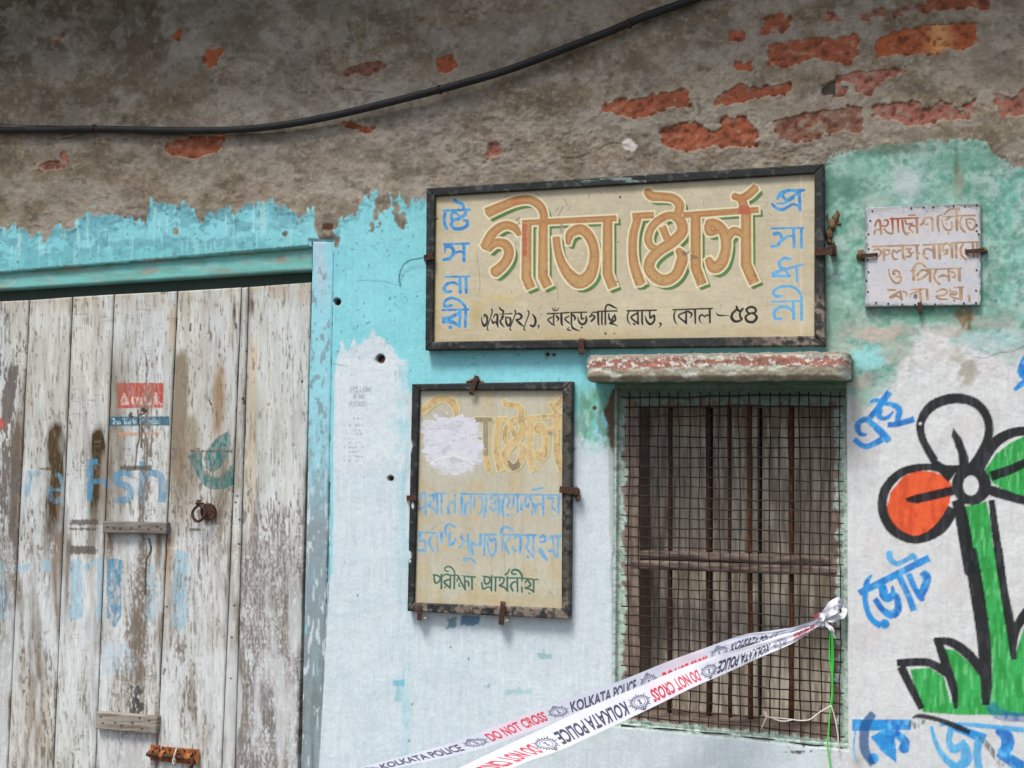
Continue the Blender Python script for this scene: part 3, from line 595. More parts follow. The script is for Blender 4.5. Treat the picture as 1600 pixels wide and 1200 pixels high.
# ================================================================== BUILDING
bld = empty('building', (0, 0, 0), label='old masonry shop front with peeling aqua and white paint, bare render and showing bricks', category='building')
p0 = at(-25, 600); p1 = at(1625, 600)
zt = at(np.array([-25., 1625.]), np.array([-20., -20.])); zb = at(np.array([-25., 1625.]), np.array([1215., 1215.]))
sx = .00275
xd = np.arange(p0[0], p1[0], sx); zd = np.arange(min(zb[:, 2]), max(zt[:, 2]), sx)
xs = np.concatenate([np.linspace(-3.2, xd[0], 90)[:-1], xd, np.linspace(xd[-1], 3.2, 90)[1:]])
zs = np.concatenate([np.linspace(0.0, zd[0], 40)[:-1], zd, np.linspace(zd[-1], 3.35, 40)[1:]])
GX, GZ = np.meshgrid(xs, zs)
P = np.stack([GX, 0 * GX, GZ], -1); px, py = proj(P)
c = CW.sample(CW.col, px, py); h = CW.sample(CW.h, px, py)
def inpoly(px, py, poly):
    ins = np.zeros(px.shape, bool)
    for i in range(len(poly)):
        a, b = poly[i], poly[(i + 1) % len(poly)]
        if a[1] == b[1]: continue
        ins ^= ((a[1] > py) != (b[1] > py)) & (px < (b[0] - a[0]) * (py - a[1]) / (b[1] - a[1]) + a[0])
    return ins
DOOR = [(-124, 441), (0, 427), (487, 387), (487, 378), (521, 378), (518, 560), (512, 900), (493, 1200), (470, 1560), (470, 2600), (-200, 2600)]
WIN = [(965, 606), (1321, 606), (1324, 1162), (1200, 1152), (961, 1128)]
inn = inpoly(px, py, DOOR) | inpoly(px, py, WIN)
h = np.where(inn, -150., h); P[..., 1] = -h * .001
wcl = c.copy(); wcl[inn] = c3(120, 112, 100)
I = np.arange(px.size).reshape(px.shape)
Fq = np.stack([I[:-1, :-1], I[:-1, 1:], I[1:, 1:], I[1:, :-1]], -1)
al = inn[:-1, :-1] & inn[:-1, 1:] & inn[1:, 1:] & inn[1:, :-1]
Fq = Fq[~al]
used = np.zeros(px.size, bool); used[Fq.ravel()] = True; rm = np.cumsum(used) - 1
wall = mesh_obj('wall', P.reshape(-1, 3)[used], rm[Fq], M_wall, bld, wcl.reshape(-1, 3)[used], True)
# bricks, each a block of its own showing through the render
BT = [((160, 92, 66), (124, 74, 54)), ((168, 92, 60), (150, 84, 56)), ((140, 98, 80), (122, 88, 72)), ((166, 108, 92), (134, 88, 74))]
for bi, (PL, tn) in enumerate(BR):
    w3 = at(np.array([p[0] for p in PL]), np.array([p[1] for p in PL])); rr = np.random.default_rng(200 + bi)
    x0, x1, z0, z1 = w3[:, 0].min() - .012, w3[:, 0].max() + .012, w3[:, 2].min() - .010, w3[:, 2].max() + .010
    nu = max(6, int((x1 - x0) / .0036)); nv = max(5, int((z1 - z0) / .0036))
    u = np.linspace(0, 1, nu); v = np.linspace(0, 1, nv); A, B = np.meshgrid(u, v)
    px_, py_ = proj(np.stack([x0 + A * (x1 - x0), 0 * A, z0 + B * (z1 - z0)], -1))
    nzm = CW.sample(n_fin, px_, py_); nzv = CW.sample(n_mid, px_, py_)
    Pb = np.stack([x0 + A * (x1 - x0), -CW.sample(hb, px_, py_) * .001 + .0028 - (nzm - .5) * .004 + rr.uniform(-.0006, .0006), z0 + B * (z1 - z0)], -1)
    t = np.clip((nzv * .7 + nzm * .5 - .45) * 2.2, 0, 1)[..., None]
    cc = c3(*BT[tn][0]) * (1 - t) + c3(*BT[tn][1]) * t
    if bi == 1:
        k1 = np.exp(-((A - .62) / .1) ** 2)[..., None] * (.4 + .6 * nzm[..., None]); cc = cc * (1 - k1) + c3(222, 170, 110) * k1
    if tn >= 2: k1 = np.clip((nzm - .5) * 3.5, 0, .8)[..., None]; cc = cc * (1 - k1) + c3(150, 140, 126) * k1
    else:
        k1 = np.clip((nzm - .6) * 4, 0, .6)[..., None]; cc = cc * (1 - k1) + c3(178, 140, 116) * k1
    k1 = np.clip((.40 - nzm) * 6, 0, .75)[..., None]; cc = cc * (1 - k1) + c3(84, 56, 44) * k1
    cc = cc * rr.uniform(.93, 1.07)
    I = np.arange(nu * nv).reshape(nv, nu); f = [tuple(q) for q in np.stack([I[:-1, :-1], I[:-1, 1:], I[1:, 1:], I[1:, :-1]], -1).reshape(-1, 4)]
    ring = np.concatenate([I[0, :], I[1:, -1], I[-1, -2::-1], I[-2:0:-1, 0]]); V = Pb.reshape(-1, 3); n0 = len(V); k = len(ring)
    Vb = V[ring].copy(); Vb[:, 1] = .10; f += [(ring[(j + 1) % k], ring[j], n0 + j, n0 + (j + 1) % k) for j in range(k)]; f += [tuple(n0 + j for j in range(k))]
    mesh_obj('brick', np.vstack([V, Vb]), f, M_brick, wall, np.vstack([cc.reshape(-1, 3), cc.reshape(-1, 3)[ring]]), True)
# the rest of the house: side walls, floor slab and ceiling behind the front
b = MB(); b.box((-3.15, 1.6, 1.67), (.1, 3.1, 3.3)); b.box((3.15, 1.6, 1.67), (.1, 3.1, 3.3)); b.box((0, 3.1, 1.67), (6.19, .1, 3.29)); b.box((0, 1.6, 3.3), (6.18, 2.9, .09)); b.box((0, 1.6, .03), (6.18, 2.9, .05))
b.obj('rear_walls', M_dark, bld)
b = MB(); EV = .44; b.box((0, -EV / 2 + .10, 3.40), (6.5, EV + .2, .09)); b.box((0, -EV + .02, 3.33), (6.5, .05, .06))
b.obj('sunshade_slab', M_conc, bld)  # unseen from the camera; projection shaped to shade the top of the wall
# ledge above the window: rounded slab, paint worn through to brick and cement
q0, q1 = at(912, 575, .12), at(1327, 571, .12); lw = q1[0] - q0[0]
nU, nV = 420, 46; prof = []
hh = .034
for k in range(nV):
    t = k / (nV - 1)
    if t < .3: prof.append((.0 + .12 * (t / .3), hh))
    elif t < .4: a_ = (t - .3) / .1 * math.pi / 2; prof.append((.12 + .012 * math.sin(a_) , hh - .012 * (1 - math.cos(a_))))
    elif t < .7: prof.append((.132 - .004 * (t - .4), hh - .012 - (t - .4) / .3 * (hh * 1.2)))
    elif t < .82: a_ = (t - .7) / .12 * math.pi / 2; prof.append((.132 - .026 * (1 - math.cos(a_)), hh - .012 - hh * 1.2 - .016 * math.sin(a_)))
    else: prof.append((.106 - (t - .82) / .18 * .106, hh - .028 - hh * 1.2))
prof = np.array(prof); U = np.linspace(0, 1, nU)
xx = q0[0] + U * lw; zc = q0[2] + (q1[2] - q0[2]) * U; endt = np.minimum(U, 1 - U) * lw / .03; es = np.sqrt(np.clip(1 - (1 - np.clip(endt, 0, 1)) ** 2, .0, 1))
cv = Canvas(0, 0, nU, nV * 4, 1); na = cv.fbm(26, 20, 4, 301)[::4][:nV]; nb = cv.fbm(7, 10, 3, 302)[::4][:nV]; nc = cv.fbm(60, 12, 3, 303)[::4][:nV]
V = np.zeros((nV, nU, 3)); V[..., 0] = xx; V[..., 1] = -prof[:, 0:1] * (.55 + .45 * es) - (na - .5) * .007 * (prof[:, 0:1] > .02) - (nb - .5) * .004 * (prof[:, 0:1] > .02)
cz = prof[:, 1].mean(); V[..., 2] = zc + cz + (prof[:, 1:2] - cz) * (.8 + .2 * es) + (nb - .5) * .005 + (na - .5) * .006
T_ = np.linspace(0, 1, nV)[:, None] + 0 * U
cc = np.zeros((nV, nU, 3)); cc[:] = c3(184, 186, 174)
def lm(m, c): cc[:] = cc * (1 - m[..., None]) + c3(*c) * m[..., None]
lm(step(nb, .55, .1) * .6, (150, 150, 132)); lm(step(na, .52, .08) * (T_ > .62), (160, 152, 134)); 
lm(step(np.clip(1 - np.abs(T_ - .48) / .16, 0, 1) * .8 + na * .9 + nb * .7 + nc * .5 - 1.42 + .14 * (U[None] < .4) - .2 * (np.abs(U[None] - .5) < .05), .0, .05), (160, 114, 100)); lm(step(nb, .62, .06) * (np.abs(T_ - .47) < .1), (206, 204, 196))
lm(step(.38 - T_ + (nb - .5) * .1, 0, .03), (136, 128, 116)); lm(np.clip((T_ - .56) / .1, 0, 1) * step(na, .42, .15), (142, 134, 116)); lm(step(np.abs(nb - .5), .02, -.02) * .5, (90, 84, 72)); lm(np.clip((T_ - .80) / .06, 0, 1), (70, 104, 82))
I = np.arange(nU * nV).reshape(nV, nU); f = np.stack([I[:-1, :-1], I[1:, :-1], I[1:, 1:], I[:-1, 1:]], -1).reshape(-1, 4)
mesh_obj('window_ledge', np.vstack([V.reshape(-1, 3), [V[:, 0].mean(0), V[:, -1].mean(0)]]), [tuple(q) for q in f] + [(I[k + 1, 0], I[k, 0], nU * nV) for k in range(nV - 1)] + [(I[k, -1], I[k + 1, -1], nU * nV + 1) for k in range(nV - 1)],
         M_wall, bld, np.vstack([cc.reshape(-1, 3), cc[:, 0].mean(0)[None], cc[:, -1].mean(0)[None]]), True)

# ================================================================== WINDOW
win = empty('window', at(1140, 880, 0), bld)
for nm, q, d, t in (('frame', [(960,596),(1324,596),(1323,634),(961,634)], -.012, .16), ('frame', [(961,634),(998,634),(1001,1130),(957,1130)], -.014, .165),
                    ('frame', [(1298,634),(1323,634),(1325,1168),(1299,1168)], -.014, .165), ('frame', [(957,1128),(1299,1150),(1325,1150),(1325,1176),(957,1138)], -.013, .16)):
    if len(q) == 5: q = [(1000, 1118), (1299, 1146), (1299, 1172), (1000, 1142)]
    board(nm, q, d, t, M_wood, CW, win, stp=.0032, rnd=.002, dep2=[d] * 4)
gx = [1001, 1049, 1106, 1112, 1141, 1184, 1189, 1239, 1300]
def greyc(px, py):
    n = CW.sample(CW.fbm(3.2, 60, 3, 95) if not hasattr(CW, 'gq') else CW.gq, px, py); return None
gq = CW.fbm(2.6, 46, 3, 95); gb = CW.fbm(22, 90, 3, 96)
def kgrey(px, py):
    n = CW.sample(gq, px, py)[..., None]; m = CW.sample(gb, px, py)[..., None]
    c_ = c3(150, 139, 124) * (1 - np.clip((n - .35) * 2.4, 0, 1)) + c3(228, 217, 200) * np.clip((n - .35) * 2.4, 0, 1)
    return c_ * (.78 + .44 * m)
for i in range(len(gx) - 1):
    if gx[i + 1] - gx[i] < 8: continue
    dd = -.145 - .004 * (i % 3); x0, x1 = gx[i] + 1, gx[i + 1] - .6
    if i == 0: x0 -= 30
    if i == len(gx) - 2: x1 += 30
    board('shutter_board', [(x0 + 1, 606), (x1, 606), (x1 + 1, 1180), (x0, 1180)], dd, .12, M_wood, CW, win, stp=.005, rnd=.004, disp=0, kcol=kgrey)
def krail(px, py):
    n = CW.sample(CW_rl, px, py)[..., None]; return c3(84, 70, 62) * (1 - np.clip((n - .35) * 3, 0, 1)) + c3(134, 120, 110) * np.clip((n - .35) * 3, 0, 1)
CW_rl = CW.fbm(44, 3, 3, 97)
board('rail', [(984,860),(1310,871),(1310,884),(984,873)], -.016, .045, M_wood, CW, win, stp=.004, rnd=.005, disp=.4, kcol=krail)
board('rail', [(984,874.5),(1310,885.5),(1310,900),(984,889)], -.012, .045, M_wood, CW, win, stp=.004, rnd=.006, disp=.4, kcol=krail)
board('rail', [(985,1112),(1302,1136),(1302,1152),(985,1126)], -.022, .05, M_wood, CW, win, stp=.004, rnd=.005, disp=.4, kcol=krail)
for xt, xb, r, mm in ((1048,1046,.0062,M_rust),(1107,1108,.0072,M_rust),(1171,1173,.0070,M_barrust),(1236,1237,.0062,M_barrust),(1139,1141,.0048,M_rust)):
    P = [at(xt + (xb - xt) * t + random.uniform(-.5, .5), 625 + (1135 - 625) * t, -.048) for t in np.linspace(0, 1, 10)]
    m = MB(); m.tube(P, r, 10); m.obj('bar', mm, win, True)
m = MB(); rw = np.random.default_rng(31)
nvx = np.linspace(983, 1312, 22)
for i, x in enumerate(nvx):
    ts = np.linspace(0, 1, 36); x0 = x + rw.normal(0, .5)
    P = [at(x0 + (x - 1140) * .006 * t + math.sin(t * 9 + i) * 1.1 + math.sin(t * 31 + i * 2) * .5 + rw.normal(0, .3), 612 + (1122 + (x - 985) * .115 - 612) * t, -.0005 + .003 * math.sin(t * 40 + i) * .4) for t in ts]
    m.tube(P, rw.uniform(.0015, .0021), 5, False)
for j in range(34):
    y = 620 + j * 15.55; s_ = (y - 650) * .00017; xa, xb_ = 976 - (j % 3 == 0) * 6, 1319 - (j % 4) * 2
    ts = np.linspace(0, 1, 24)
    P = [at(xa + (xb_ - xa) * t, y + (xa + (xb_ - xa) * t - 985) * s_ * 1.25 + math.sin(t * 7 + j) * 1.2 + math.sin(t * 27 + j * 3) * .5 + rw.normal(0, .3), .0015 + .002 * math.sin(t * 30 + j)) for t in ts]
    m.tube(P, rw.uniform(.0015, .0021), 5, False)
m.obj('wire_mesh', M_wire, win, True)
# dark blind box behind the shutters
# ================================================================== DOOR
door = empty('door', at(230, 1500, 0), bld)
CD = Canvas(-120, 380, 520, 1320, 1.6)
X = CD.X[None, :]; Y = CD.Y[:, None]
TOPX = [-126, -74, -22, 45.5, 113, 178, 277, 377, 388, 487]; BOTX = [-150, -101, -52, 11, 83, 148.5, 244, 346, 366, 465]
TOPY = [478, 475, 472, 469, 464, 460, 455, 449.5, 448.5, 441]
def bxl(i, y): return TOPX[i] + (BOTX[i] - TOPX[i]) * (y - 460) / 740
pid = np.zeros((CD.H, CD.W), int)
for i in range(1, 10): pid = np.where(X > bxl(i, Y), i, pid)
n1 = CD.fbm(40, 160, 4, 401); n2 = CD.fbm(10, 60, 4, 402); g1 = CD.fbm(2.6, 24, 3, 403); g2 = CD.fbm(2.2, 7, 3, 404); hcx = CD.fbm(16, 2.4, 3, 405); n5 = CD.fbm(24, 24, 3, 406)
D = CD.col; D[:] = c3(196, 202, 203)
tone = np.array([0, 0, -.06, -.06, .02, .02, 0, -.1, .04, 0])
D *= (1 + tone[np.clip(pid, 0, 9)] + (n1 - .5) * .22)[..., None]
def dm(m, c, k=1): CD.mix(np.clip(m, 0, 1) * k, c3(*c))
dm(step(n1, .5, .2), (184, 186, 176), .5); dm(step(CD.fbm(60, 260, 3, 407), .56, .16), (186, 178, 160), .35); dm(step(n2, .6, .16), (164, 158, 144), .35); dm(step(n2, .4, -.12), (212, 215, 212), .5)
dm(step(g1, .64, .1), (160, 156, 146), .22)
# warm upper ends
dm(np.clip((500 - Y) / 46, 0, 1) * step(n5, .45, .3), (178, 160, 134), .6)
dm((pid == 9) * np.clip((640 - Y) / 170, 0, 1) * np.clip((470 - X) / 60, .2, 1), (202, 186, 158), .75)
# vertical brown run stains
CD_s = CD.fbm(14, 40, 3, 461)
def stain(x, y0, y1, w, c=(92, 72, 44), k=.9, lean=-.045):
    xx = x + (Y - y0) * lean; r = np.hypot((X - xx) / w, 0) + (n2 - .5) * 1.1 + (g1 - .5) * .8
    m = np.clip(1.35 - r * (1 + .35 * np.clip((y0 + 40 - Y) / 40, 0, 1)), 0, 1) * np.clip((Y - y0) / 26 + (n5 - .5), 0, 1) * (.55 + .9 * (n5 > 0) * CD_s) * np.clip((y1 - Y) / (.45 * (y1 - y0)), 0, 1); dm(m * 1.3, c, k)
stain(89, 650, 900, 12, (70, 54, 30), 1); stain(155, 655, 880, 11, (62, 48, 26), 1); stain(29, 640, 900, 8, (96, 80, 56)); stain(93, 820, 1000, 8, (118, 92, 60), .7); stain(345, 560, 700, 10, (150, 112, 66), .75); stain(283, 540, 860, 12, (124, 108, 84), .85, -.03)
stain(300, 640, 840, 14, (134, 118, 92), .7, -.03); stain(350, 690, 860, 12, (124, 112, 92), .7); stain(108, 830, 980, 4, (86, 70, 50), .8); stain(173, 810, 900, 6, (110, 88, 60), .8); stain(250, 810, 910, 5, (110, 92, 66), .8); stain(265, 820, 980, 7, (150, 116, 70), .8, -.03)
stain(30, 900, 960, 6, (90, 84, 70), .6); stain(60, 1010, 1200, 12, (134, 118, 98), .7); stain(165, 700, 830, 7, (150, 140, 124), .7); stain(366, 455, 520, 3, (92, 56, 40), .95, -.01); stain(392, 446, 500, 4, (104, 66, 48), .9, .03); stain(396, 520, 900, 6, (200, 176, 140), .6, -.02)
stain(140, 945, 1020, 6, (60, 84, 96), .7); stain(272, 470, 560, 5, (176, 150, 112), .6)
# where the paint is gone down to grey wood
bare = np.zeros((CD.H, CD.W), np.float32)
bare += (pid == 9) * (np.clip((Y - 520) / 120, 0, 1) * .30 + np.clip((Y - 800) / 60, 0, 1) * .34 - .55 * np.exp(-((Y - 770) / 22) ** 2) * .5)
bare += (pid == 9) * .10 * np.clip((Y - 540) / 60, 0, 1)
bare += (pid == 9) * -.2 * np.clip((X - bxl(9, Y)) / 100 - .75, 0, .2) * 5
bare += (pid <= 2) * (.05 + .12 * np.clip((Y - 640) / 80, 0, 1)); bare += (pid <= 2) * .40 * np.clip(1.4 - np.hypot((X - 16 + (Y - 600) * .12) / 9, (Y - 618) / 48), 0, 1)
bare += (pid == 3) * .10 * np.clip((Y - 760) / 120, 0, 1); bare += (pid == 4) * .05 * np.clip((Y - 1000) / 80, 0, 1)
bare += (pid == 5) * (.22 * np.exp(-((X - bxl(5, Y) - 60) / 12) ** 2) * np.clip((Y - 560) / 60, 0, 1)) + (pid == 5) * .12 * np.clip((Y - 850) / 60, 0, 1)
bare += (pid == 7) * 0 + (pid == 6) * .10 * (Y > 700) + (pid == 8) * .2 * np.clip((Y - 760) / 100, 0, 1)
bm = am((.66 - bare - (g1 * .5 + g2 * .5)) * 60, 5); bm2 = am((.60 - bare - (g2 * .55 + n5 * .45)) * 60, 4) * step(bare, .2, .2)
bm = np.clip(bm + bm2 * .9, 0, 1)
wood = np.ones_like(D) * c3(106, 98, 96); t_ = np.clip((g1 - .35) * 2.6, 0, 1)[..., None]; wood = wood * (1 - t_) + c3(130, 125, 124) * t_
t_ = ((pid <= 2) * 1.)[..., None]; wood = wood * (1 - t_ * .5) + c3(70, 58, 46) * t_ * .5
t_ = ((pid >= 3) & (pid <= 6))[..., None] * 1.; wood = wood * (1 - t_ * .6) + c3(112, 100, 80) * t_ * .6
D[:] = D * (1 - bm[..., None] * .92) + wood * bm[..., None] * .92
# fine cracks: long vertical ones and alligatored rows
vc = step(CD.fbm(1.8, 30, 2, 408), .71, .03) * step(n5, .42, .2); dm(vc, (104, 94, 80), .5)
hc_ = step(hcx, .72, .03) * step(CD.fbm(50, 60, 3, 409), .54, .08) * ((pid == 5) | (pid == 4) | (pid == 9) | (pid <= 2)); dm(hc_, (124, 116, 104), .45)
ah = am((.60 - g2) * 50, 4) * step(CD.fbm(60, 80, 3, 410), .5, .1) * (Y > 820); dm(ah, (226, 228, 226), .5)
je = np.full(pid.shape, 99.)
for i in range(1, 10): je = np.minimum(je, np.abs(X - bxl(i, Y)))
dm(np.clip(1 - je / 5, 0, 1) * (.35 + .65 * step(n2, .5, .2)), (104, 94, 80), .6)
dm((pid == 5) * np.clip(1.2 - (X - bxl(5, Y)) / 34, 0, 1) * np.clip((Y - 520) / 60, 0, 1) * np.clip((880 - Y) / 60, 0, 1) * (.4 + .8 * CD_s), (112, 98, 78), .85)
dm((pid == 9) * np.clip((Y - 800) / 60, 0, 1) * step(n1, .4, .3), (104, 98, 98), .35)
dm(step(CD.fbm(14, 120, 4, 470), .62, .1) * np.clip((Y - 600) / 120, 0, 1), (112, 100, 84), .5)
dm(step(CD.fbm(18, 120, 4, 471), .54, .14) * np.clip((Y - 860) / 100, 0, 1) * (pid < 9), (208, 214, 216), .6)
dm((pid == 9) * np.clip((Y - 780) / 80, 0, 1), (112, 110, 112), .45)
# painted adverts
def lay(f, c, k=1, dry=.35, seed=420):
    L = CD.layer(); f(L); m = am(L + (CD.noise(2, 2, seed) - .5) * 1.2, 1.2) * k * (1 - dry * step(CD.fbm(2.4, 9, 3, seed + 1), .52, .12)) * (1 - bm * .75); CD.mix(m, c3(*c)); return L
cA = (120, 580, .1); cW = (0, 560, .23333); cU = (0, 840, .21667)
lay(lambda L: CD.poly(L, [(640,185),(1360,180),(1350,575),(630,580)], cA), (176, 70, 48), .95, .3)
lay(lambda L: CD.poly(L, [(640,185),(850,185),(700,575),(630,580)], cA), (150, 98, 88), .6, .5, 424)
def amu(L):
    for P in ([(690,520,26),(730,505,40),(775,515,26)], [(730,345,24),(760,400,44),(795,525,44)], [(745,350,20),(715,430,30),(690,480,20)], [(880,400,26),(870,440,40),(882,520,36)], [(955,410,24),(945,450,40),(955,525,30)], [(1010,410,20),(1005,520,34)],
              [(1070,410,26),(1065,450,38),(1085,515,36),(1140,500,24)], [(1160,410,24),(1150,525,36)], [(1225,335,26),(1235,380,44),(1240,525,40)], [(1290,390,16),(1265,450,26),(1310,520,26)], [(900,400,20),(950,430,20)], [(690,440,16),(780,440,14)]):
        CD.stroke(L, P, cA)
lay(amu, (222, 196, 188), .85, .3, 426)
lay(lambda L: CD.poly(L, [(525,712),(1450,705),(1445,848),(498,858)], cA), (28, 92, 116), .97, .12)
def tti(L): word(CD, L, 'The Taste of India', 174.5, 654.3, 8.2, 1.15, .58, -.004)
lay(tti, (196, 220, 224), .9, .2, 428)
lay(lambda L: CD.poly(L, [(640,958),(1290,950),(1290,1005),(640,1015)], cA), (190, 140, 104), .8, .4)
def fre(L):
    for P in ([(605,675,44),(600,950,44)], [(590,692,38),(655,692,38)], [(600,825,36),(690,822,36)], [(955,690,40),(948,970,48)]): CD.stroke(L, P, cW, lin=True)
    for P in ([(880,785,36),(840,762,44),(785,785,46),(785,830,46),(860,865,46),(872,915,46),(835,950,46),(770,948,36)], [(955,810,46),(1010,768,46),(1075,785,46),(1088,860,46),(1085,965,46)], [(712,800,30),(715,870,26)]): CD.stroke(L, P, cW)
lay(fre, (74, 138, 172), .85, .35, 430)
def fre2(L):
    for P in ([(195,752,44),(182,930,40)], [(205,780,30),(240,775,36),(280,765,20)], [(375,780,24),(400,790,30),(420,870,26),(350,880,20)], [(340,850,24),(330,900,34),(360,955,34),(405,940,44)]): CD.stroke(L, P, cW)
lay(fre2, (104, 158, 186), .7, .7, 432)
cL = (0, 400, .3375)
def leaf(L):
    CD.poly(L, [(1060,810),(1066,850),(1060,920),(1020,980),(985,1003),(952,985),(946,930),(975,870),(1010,835)], cL)
    CD.poly(L, [(866,928),(900,912),(938,903),(935,960),(955,1010),(1005,1028),(1045,1000),(1078,960),(1082,1060),(1040,1078),(975,1082),(930,1050),(905,1000),(885,960)], cL)
lay(leaf, (32, 106, 104), .92, .4, 434)
def big(L):
    CD.poly(L, [(770,160),(820,148),(880,165),(876,560),(828,652),(768,575)], cU)
lay(big, (66, 130, 160), .9, .3, 436)
def big2(L):
    CD.poly(L, [(1262,100),(1300,90),(1358,112),(1350,590),(1290,692),(1238,610),(1250,300)], cU); CD.poly(L, [(1062,190),(1105,190),(1135,420),(1120,590),(1030,620),(1040,420)], cU)
    CD.poly(L, [(508,165),(560,150),(596,180),(596,575),(520,600),(480,545),(512,480)], cU); CD.stroke(L, [(610,225,36),(690,175,40),(720,200,36),(712,600,30)], cU)
    CD.poly(L, [(300,165),(360,165),(365,250),(310,245)], cU); CD.poly(L, [(0,160),(30,180),(70,560),(0,600)], cU); CD.stroke(L, [(120,200,30),(160,230,60),(215,190,20)], cU)
lay(big2, (134, 182, 204), .75, .5, 438)
lay(lambda L: (CD.poly(L, [(730,760),(800,740),(900,770),(1010,880),(980,980),(730,1000)], cU)), (172, 198, 216), .7, .6, 440)
lay(lambda L: CD.stroke(L, [(1, 663, 19)]), (196, 60, 38), .95, .2, 442)
for x0, y0, x1, y1 in ((110,812,154,820),(109,825,150,828),(109,853,152,866),(188,728,238,735),(296,826,318,829),(62,731,80,734),(298,704,362,706)):
    dm(am(np.maximum(np.maximum(x0 - X, X - x1), np.maximum(y0 - Y, Y - y1)) + (g2 - .5) * 7, 1.5), (84, 76, 66), .85)
for x, y, r in ((214,1080,9),(212,1096,8),(218,1104,7),(211,1114,6)): dm(am(np.hypot((X - x), (Y - y) * .8) - r + (g2 - .5) * 16, 1.5), (66, 66, 62), .85)
Lk = CD.layer()
for P in ([(215,640,2),(218,680,2.5),(214,700,2.5),(211,735,2)], [(222,660,1.5),(221,700,2)], [(226,550,1),(231,575,1.8),(229,590,1)], [(232,840,2.5),(236,860,3),(228,880,3),(227,930,3)], [(298,505,2),(297,518,3)], [(313,506,2),(313,517,2)], [(368,505,2),(369,514,3)], [(326,625,1.5),(331,634,3)],
          [(206,645,3),(203,650,5),(208,652,3)], [(222,640,8),(228,644,3),(216,650,3)], [(255,1055,2),(258,1045,3)], [(380,620,2),(381,632,4)], [(384,655,1),(383,680,1.5)]): CD.stroke(Lk, P)
dm(am(Lk, 1.2), (62, 46, 32), .9)
for x, y in ((385,549),(379,623),(368,785),(371,775),(373,850),(366,946),(362,996),(361,1060),(374,812),(261,948),(472,596)): dm(am(np.hypot(X - x, Y - y) - 1.8, 1.2), (34, 28, 26), .95)
CD.h[:] = (n2 - .5) * 1.6 + (g1 - .5) * .8 - bm * .7 - vc * .8 - am(Lk, 1.5) * 1.5
for i in range(9):
    yb = 1570; jj = [0, .001, .003, .0, .002, .0015, .0035, .006, -.001][i] if i < 9 else 0
    q = [(TOPX[i] + .9, TOPY[i]), (TOPX[i + 1] - .9, TOPY[i + 1] if i != 6 else 449), (bxl(i + 1, yb) - .7, yb), (bxl(i, yb) + .7, yb)]
    board('plank', q, -.030 + jj, .03, M_wood, CD, door, stp=.0023 if i > 1 else .006, rnd=.0035)
b_ = np.array([at(-140, 470, -.07), at(487, 430, -.07)])
# header above the planks, jamb post
def kdk(px, py): return c3(70, 84, 78) + 0 * px[..., None]  # recessed green board; the gap's shadow is put into its dark colour
board('door_header', [(-160, 438), (487.5, 386), (487.5, 421), (-160, 462)], -.012, .06, M_wall, CW, door, stp=.003, rnd=.003)
board('door_header', [(-160, 440), (486, 400), (486, 462), (-160, 500)], -.058, .03, M_wood, CW, door, stp=.006, rnd=.003, disp=0, kcol=kdk)
board('door_post', [(488.5, 377), (521, 377), (494.5, 1570), (462, 1570)], .0015, .1, M_wall, CW, door, stp=.003, rnd=.004)
CT = Canvas(90, 780, 280, 1180, 2); CT.col[:] = c3(112, 102, 92); t_ = step(CT.fbm(40, 2.4, 3, 450), .5, .3)[..., None]; CT.col[:] = CT.col * (1 - t_) + c3(150, 144, 134) * t_
t_ = step(CT.fbm(60, 30, 3, 451), .55, .2)[..., None]; CT.col[:] = CT.col * (1 - t_ * .4) + c3(160, 158, 152) * t_ * .4
CT.mix(am(np.maximum(np.abs(CT.X[None, :] - 210) - 60, np.abs(CT.Y[:, None] - 825) - 20), 1) * .35, c3(66, 58, 52))
CT.h[:] = (CT.fbm(40, 2.4, 3, 450) - .5) * 1.6
for x, y in ((168,824),(178,825),(188,826),(205,825),(218,823),(232,827),(246,823),(252,827),(158,1120),(161,1130),(180,1129),(190,1134),(207,1130),(222,1139),(233,1126),(218,1122)):
    CT.mix(am(np.hypot((CT.X[None, :] - x) * .7, CT.Y[:, None] - y) - 1.5, 1) * .9, c3(44, 38, 32))
board('batten', [(160, 814.5), (260, 816.5), (259, 834.5), (160, 833)], -.006, .02, M_wood, CT, door, stp=.002, rnd=.003)
board('batten', [(150, 1112), (245.5, 1120), (242.5, 1147), (148, 1139)], -.008, .02, M_wood, CT, door, stp=.002, rnd=.003)
board('door_post', [(-156, 436), (-124, 432), (-148, 1570), (-182, 1570)], .0015, .1, M_wall, CW, door, stp=.006, rnd=.004)
# ring pull
m = MB(); c0 = at(311.5, 802, -.004)
P = [c0 + np.array((.0205 * math.cos(t) + .0015 * math.cos(3 * t), -.003 + .004 * math.sin(t), .0235 * math.sin(t))) for t in np.linspace(0, 2 * math.pi, 33)]
m.tube(P, .0042, 10, False); m.obj('pull_ring', M_rust, door, True)
m = MB(); k0 = at(311.5, 787, -.012); m.tube([k0 + np.array(v) for v in ((-.007, .012, 0), (-.006, -.008, 0), (-.003, -.013, .002), (.003, -.013, .002), (.006, -.008, 0), (.007, .012, 0))], .003, 8); m.strip([k0 + np.array((0, -.004, .012)), k0 + np.array((.0, -.006, .0)), k0 + np.array((0, -.004, -.006))], .012, .003, (1, 0, 0))
m.obj('staple', M_rust, door, True)
m = MB(); k0 = at(325, 800, -.018); m.tube([k0 + np.array((0, .006, 0)), k0 + np.array((0, -.001, 0))], .026, 20); m.obj('ring_plate', M_rust, door, False)
